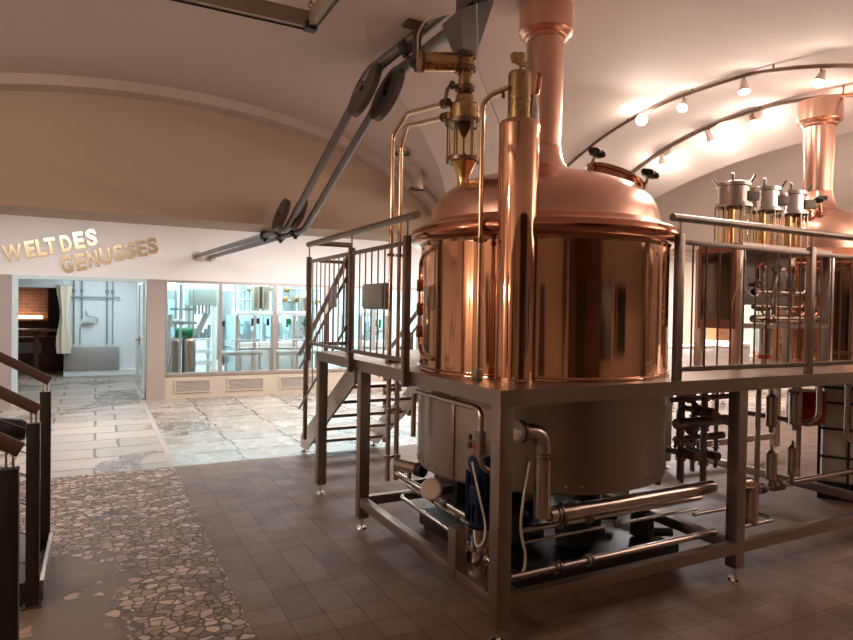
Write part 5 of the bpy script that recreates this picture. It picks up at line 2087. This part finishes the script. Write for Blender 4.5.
# glazed labelling machines
for px0, px1, lab in ((236, 274, 'glazed blue labelling machine behind the second window pane'), (276, 312, 'glazed blue packing machine behind the third window pane'), (360, 388, 'glazed machine seen through the left guard rail bars')):
    t, a, b_, zlo = cab('glazed_machine', lab, px0, px1, 311, 316, 13.4, 0.10, MWHITE)
    mb = MB()
    for x in lin(a.x + 0.03, b_.x - 0.03, 2):
        for y in (13.44, 14.64):
            mb.box(x - 0.03, x + 0.03, y - 0.03, y + 0.03, 0.0, zlo)
    mb.build('machine_frame', ALU, t)
    mb = MB()
    mb.box(a.x + 0.04, b_.x - 0.04, 14.60, 14.62, 0.9, zlo)
    mb.box(a.x + 0.02, a.x + 0.03, 13.5, 14.6, 0.6, zlo)
    mb.build('glazing', MBLUE, t)
    mb = MB()
    mb.box(a.x, b_.x, 13.42, 14.6, 0.82, 0.94)
    mb.build('machine_bed', MWHITE, t)
    mb = MB()
    mb.box(a.x + 0.05, b_.x - 0.05, 13.46, 14.5, 0.05, 0.80)
    mb.build('lower_panel', mat('panel_ice', (0.62, 0.74, 0.80), 0.25, 0.2, var=0.12, scale=5), t)
    mb = MB()
    for k in range(20):
        x = a.x + 0.08 + (b_.x - a.x - 0.16) * rnd.random()
        h = 0.06 + 0.42 * rnd.random()
        y = 13.6 + 0.8 * rnd.random()
        mb.cyl((x, y, 0.94), (x, y, 0.94 + h), 0.015 + 0.03 * rnd.random(), seg=12)
        mb.obox((x + 0.05, y, 0.94 + h * rnd.random()), (0.12, 0.08, 0.06))
    mb.build('mechanism', MGREY, t)
    mb = MB()
    for k in range(3):
        x = a.x + 0.12 + (b_.x - a.x - 0.24) * rnd.random()
        mb.box(x, x + 0.05, 13.43, 13.46, 1.25 + 0.1 * rnd.random(), 1.45)
    mb.build('operator_panel', BLUE if px0 < 250 else GREEN, t)
# dosing columns and bottle conveyors among the machines
for px, Y, hh, m_, lab in ((170, 15.6, 2.3, MBLUE, 'tall pale blue column tank at the far left of the bottling room'), (224, 14.9, 2.2, MGREY, 'grey column tank just right of the first mullion'),
                           (244, 16.2, 2.5, MBLUE, 'pale blue column tank at the back of the bottling room'), (290, 16.0, 2.4, MGREY, 'grey column tank behind the third pane'),
                           (304, 15.2, 2.1, STEEL_P, 'steel column tank at the right of the third pane'), (374, 15.4, 2.3, MBLUE, 'pale blue column tank seen through the platform guard rail')):
    x = U(px, 330, 1, Y).x
    t = thing('column_tank', lab, 'tank', (x, Y, 0))
    mb = MB()
    mb.lathe([(0.03, 0.35), (0.16, 0.5), (0.16, hh - 0.15), (0.05, hh), (0.02, hh)], (x, Y, 0), seg=22)
    mb.build('tank_shell', m_, t)
    for q in range(3):
        aa = 2 * PI * q / 3
        mb = MB()
        mb.cyl((x + 0.13 * math.cos(aa), Y + 0.13 * math.sin(aa), 0), (x + 0.13 * math.cos(aa), Y + 0.13 * math.sin(aa), 0.55), 0.018, seg=8)
        mb.build('leg', MGREY, t)
    mb = MB()
    mb.tube([(x, Y, hh - 0.02), (x, Y, hh + 0.2), (x + 0.25, Y, hh + 0.2), (x + 0.25, Y, 0.9), (x + 0.1, Y, 0.9)], 0.02, 8, bend=0.06)
    mb.build('tank_pipe', MGREY, t)
    mb = MB()
    mb.cyl((x - 0.04, Y - 0.16, 1.3), (x - 0.04, Y - 0.20, 1.3), 0.06, seg=16)
    mb.build('gauge', BLACKM, t)
for px0, px1, Y, zc_, lab in ((218, 262, 12.95, 0.62, 'bottle conveyor rail behind the second window pane'), (276, 318, 12.95, 0.62, 'bottle conveyor rail behind the third window pane')):
    a, b_ = U(px0, 350, 1, Y), U(px1, 350, 1, Y)
    t = thing('bottle_conveyor', lab, 'conveyor', ((a.x + b_.x) / 2, Y, 0))
    for z in (0.80, 1.02):
        mb = MB()
        mb.cyl((a.x, Y, z), (b_.x, Y, z), 0.012, seg=8)
        mb.build('side_rail', MGREY, t)
    mb = MB()
    mb.box(a.x, b_.x, Y - 0.06, Y + 0.06, 0.72, 0.78)
    mb.build('belt', MGREY, t)
    for w in (0.05, 0.5, 0.95):
        mb = MB()
        x = a.x + (b_.x - a.x) * w
        mb.box(x - 0.02, x + 0.02, Y - 0.03, Y + 0.03, 0, 0.72)
        mb.box(x - 0.008, x + 0.008, Y + 0.06, Y + 0.075, 0.72, 1.03)
        mb.build('conveyor_leg', MGREY, t)
# pipe racks above the machines
for px0, px1, py, lab in ((240, 273, 300, 'pipe rack on the bottling room wall behind the second pane'), (283, 318, 303, 'pipe rack crowded with valves behind the third pane')):
    a, b_ = U(px0, py, 1, 15.6), U(px1, py, 1, 15.6)
    t = thing('pipe_rack', lab, 'pipe rack', (a.x, 15.6, a.z))
    mb = MB()
    for k in range(8):
        x = a.x + (b_.x - a.x) * (k + 0.3 * rnd.random()) / 7.3
        mb.cyl((x, 15.6, 0.0 if k in (0, 6) else 1.4), (x, 15.6, 2.7), 0.022, seg=8)
    for z in (1.85, 2.15, 2.45):
        mb.cyl((a.x, 15.56, z), (b_.x, 15.56, z), 0.022, seg=8)
    mb.build('rack_pipes', MGREY, t)
    mb = MB()
    for k in range(9):
        x = a.x + (b_.x - a.x) * rnd.random()
        mb.obox((x, 15.5, 1.75 + 0.7 * rnd.random()), (0.12, 0.12, 0.14), Matrix.Rotation(rnd.random(), 3, 'Y'), 0.01)
    mb.build('rack_valves', STEEL_P if px0 < 250 else BRASS, t)

# ------------------------------------------------------------------ furniture in the foyer behind the kettles
for px, py, yy, lab in ((688, 352, 8.6, 'wooden bench in the bright foyer seen right of the big kettle'), (748, 352, 8.9, 'wooden bench in the foyer seen under the filter stand')):
    p = U(px, py, 1, yy)
    x = p.x
    t = thing('bench', lab, 'bench', (x, yy, 0), 'foyer benches')
    mb = MB()
    mb.box(x - 0.7, x + 0.7, yy - 0.2, yy + 0.2, 1.02, 1.09, 0.01)
    mb.build('bench_top', WHITEP, t)
    mb = MB()
    mb.box(x - 0.66, x + 0.66, yy - 0.17, yy + 0.17, 0.88, 1.02, 0.01)
    mb.build('apron', WOODL, t)
    for s in (-1, 1):
        for q in (-1, 1):
            mb = MB()
            mb.box(x + s * 0.6 - 0.04, x + s * 0.6 + 0.04, yy + q * 0.14 - 0.03, yy + q * 0.14 + 0.03, 0.0, 0.88, 0.006)
            mb.build('leg', WOODT, t)
p = U(717, 331, 1, 9.6)
t = thing('wooden_box', 'small orange-brown wooden box standing on a foyer table', 'box', (p.x, 9.6, 0))
mb = MB()
mb.box(p.x - 0.22, p.x + 0.22, 9.45, 9.75, 1.12, 1.5, 0.01)
mb.build('box_body', WOODL, t)
mb = MB()
mb.box(p.x - 0.4, p.x + 0.4, 9.3, 9.9, 1.06, 1.12, 0.01)
for s in (-1, 1):
    mb.box(p.x + s * 0.35 - 0.03, p.x + s * 0.35 + 0.03, 9.55, 9.65, 0, 1.06)
mb.build('pedestal', WHITEP, t)
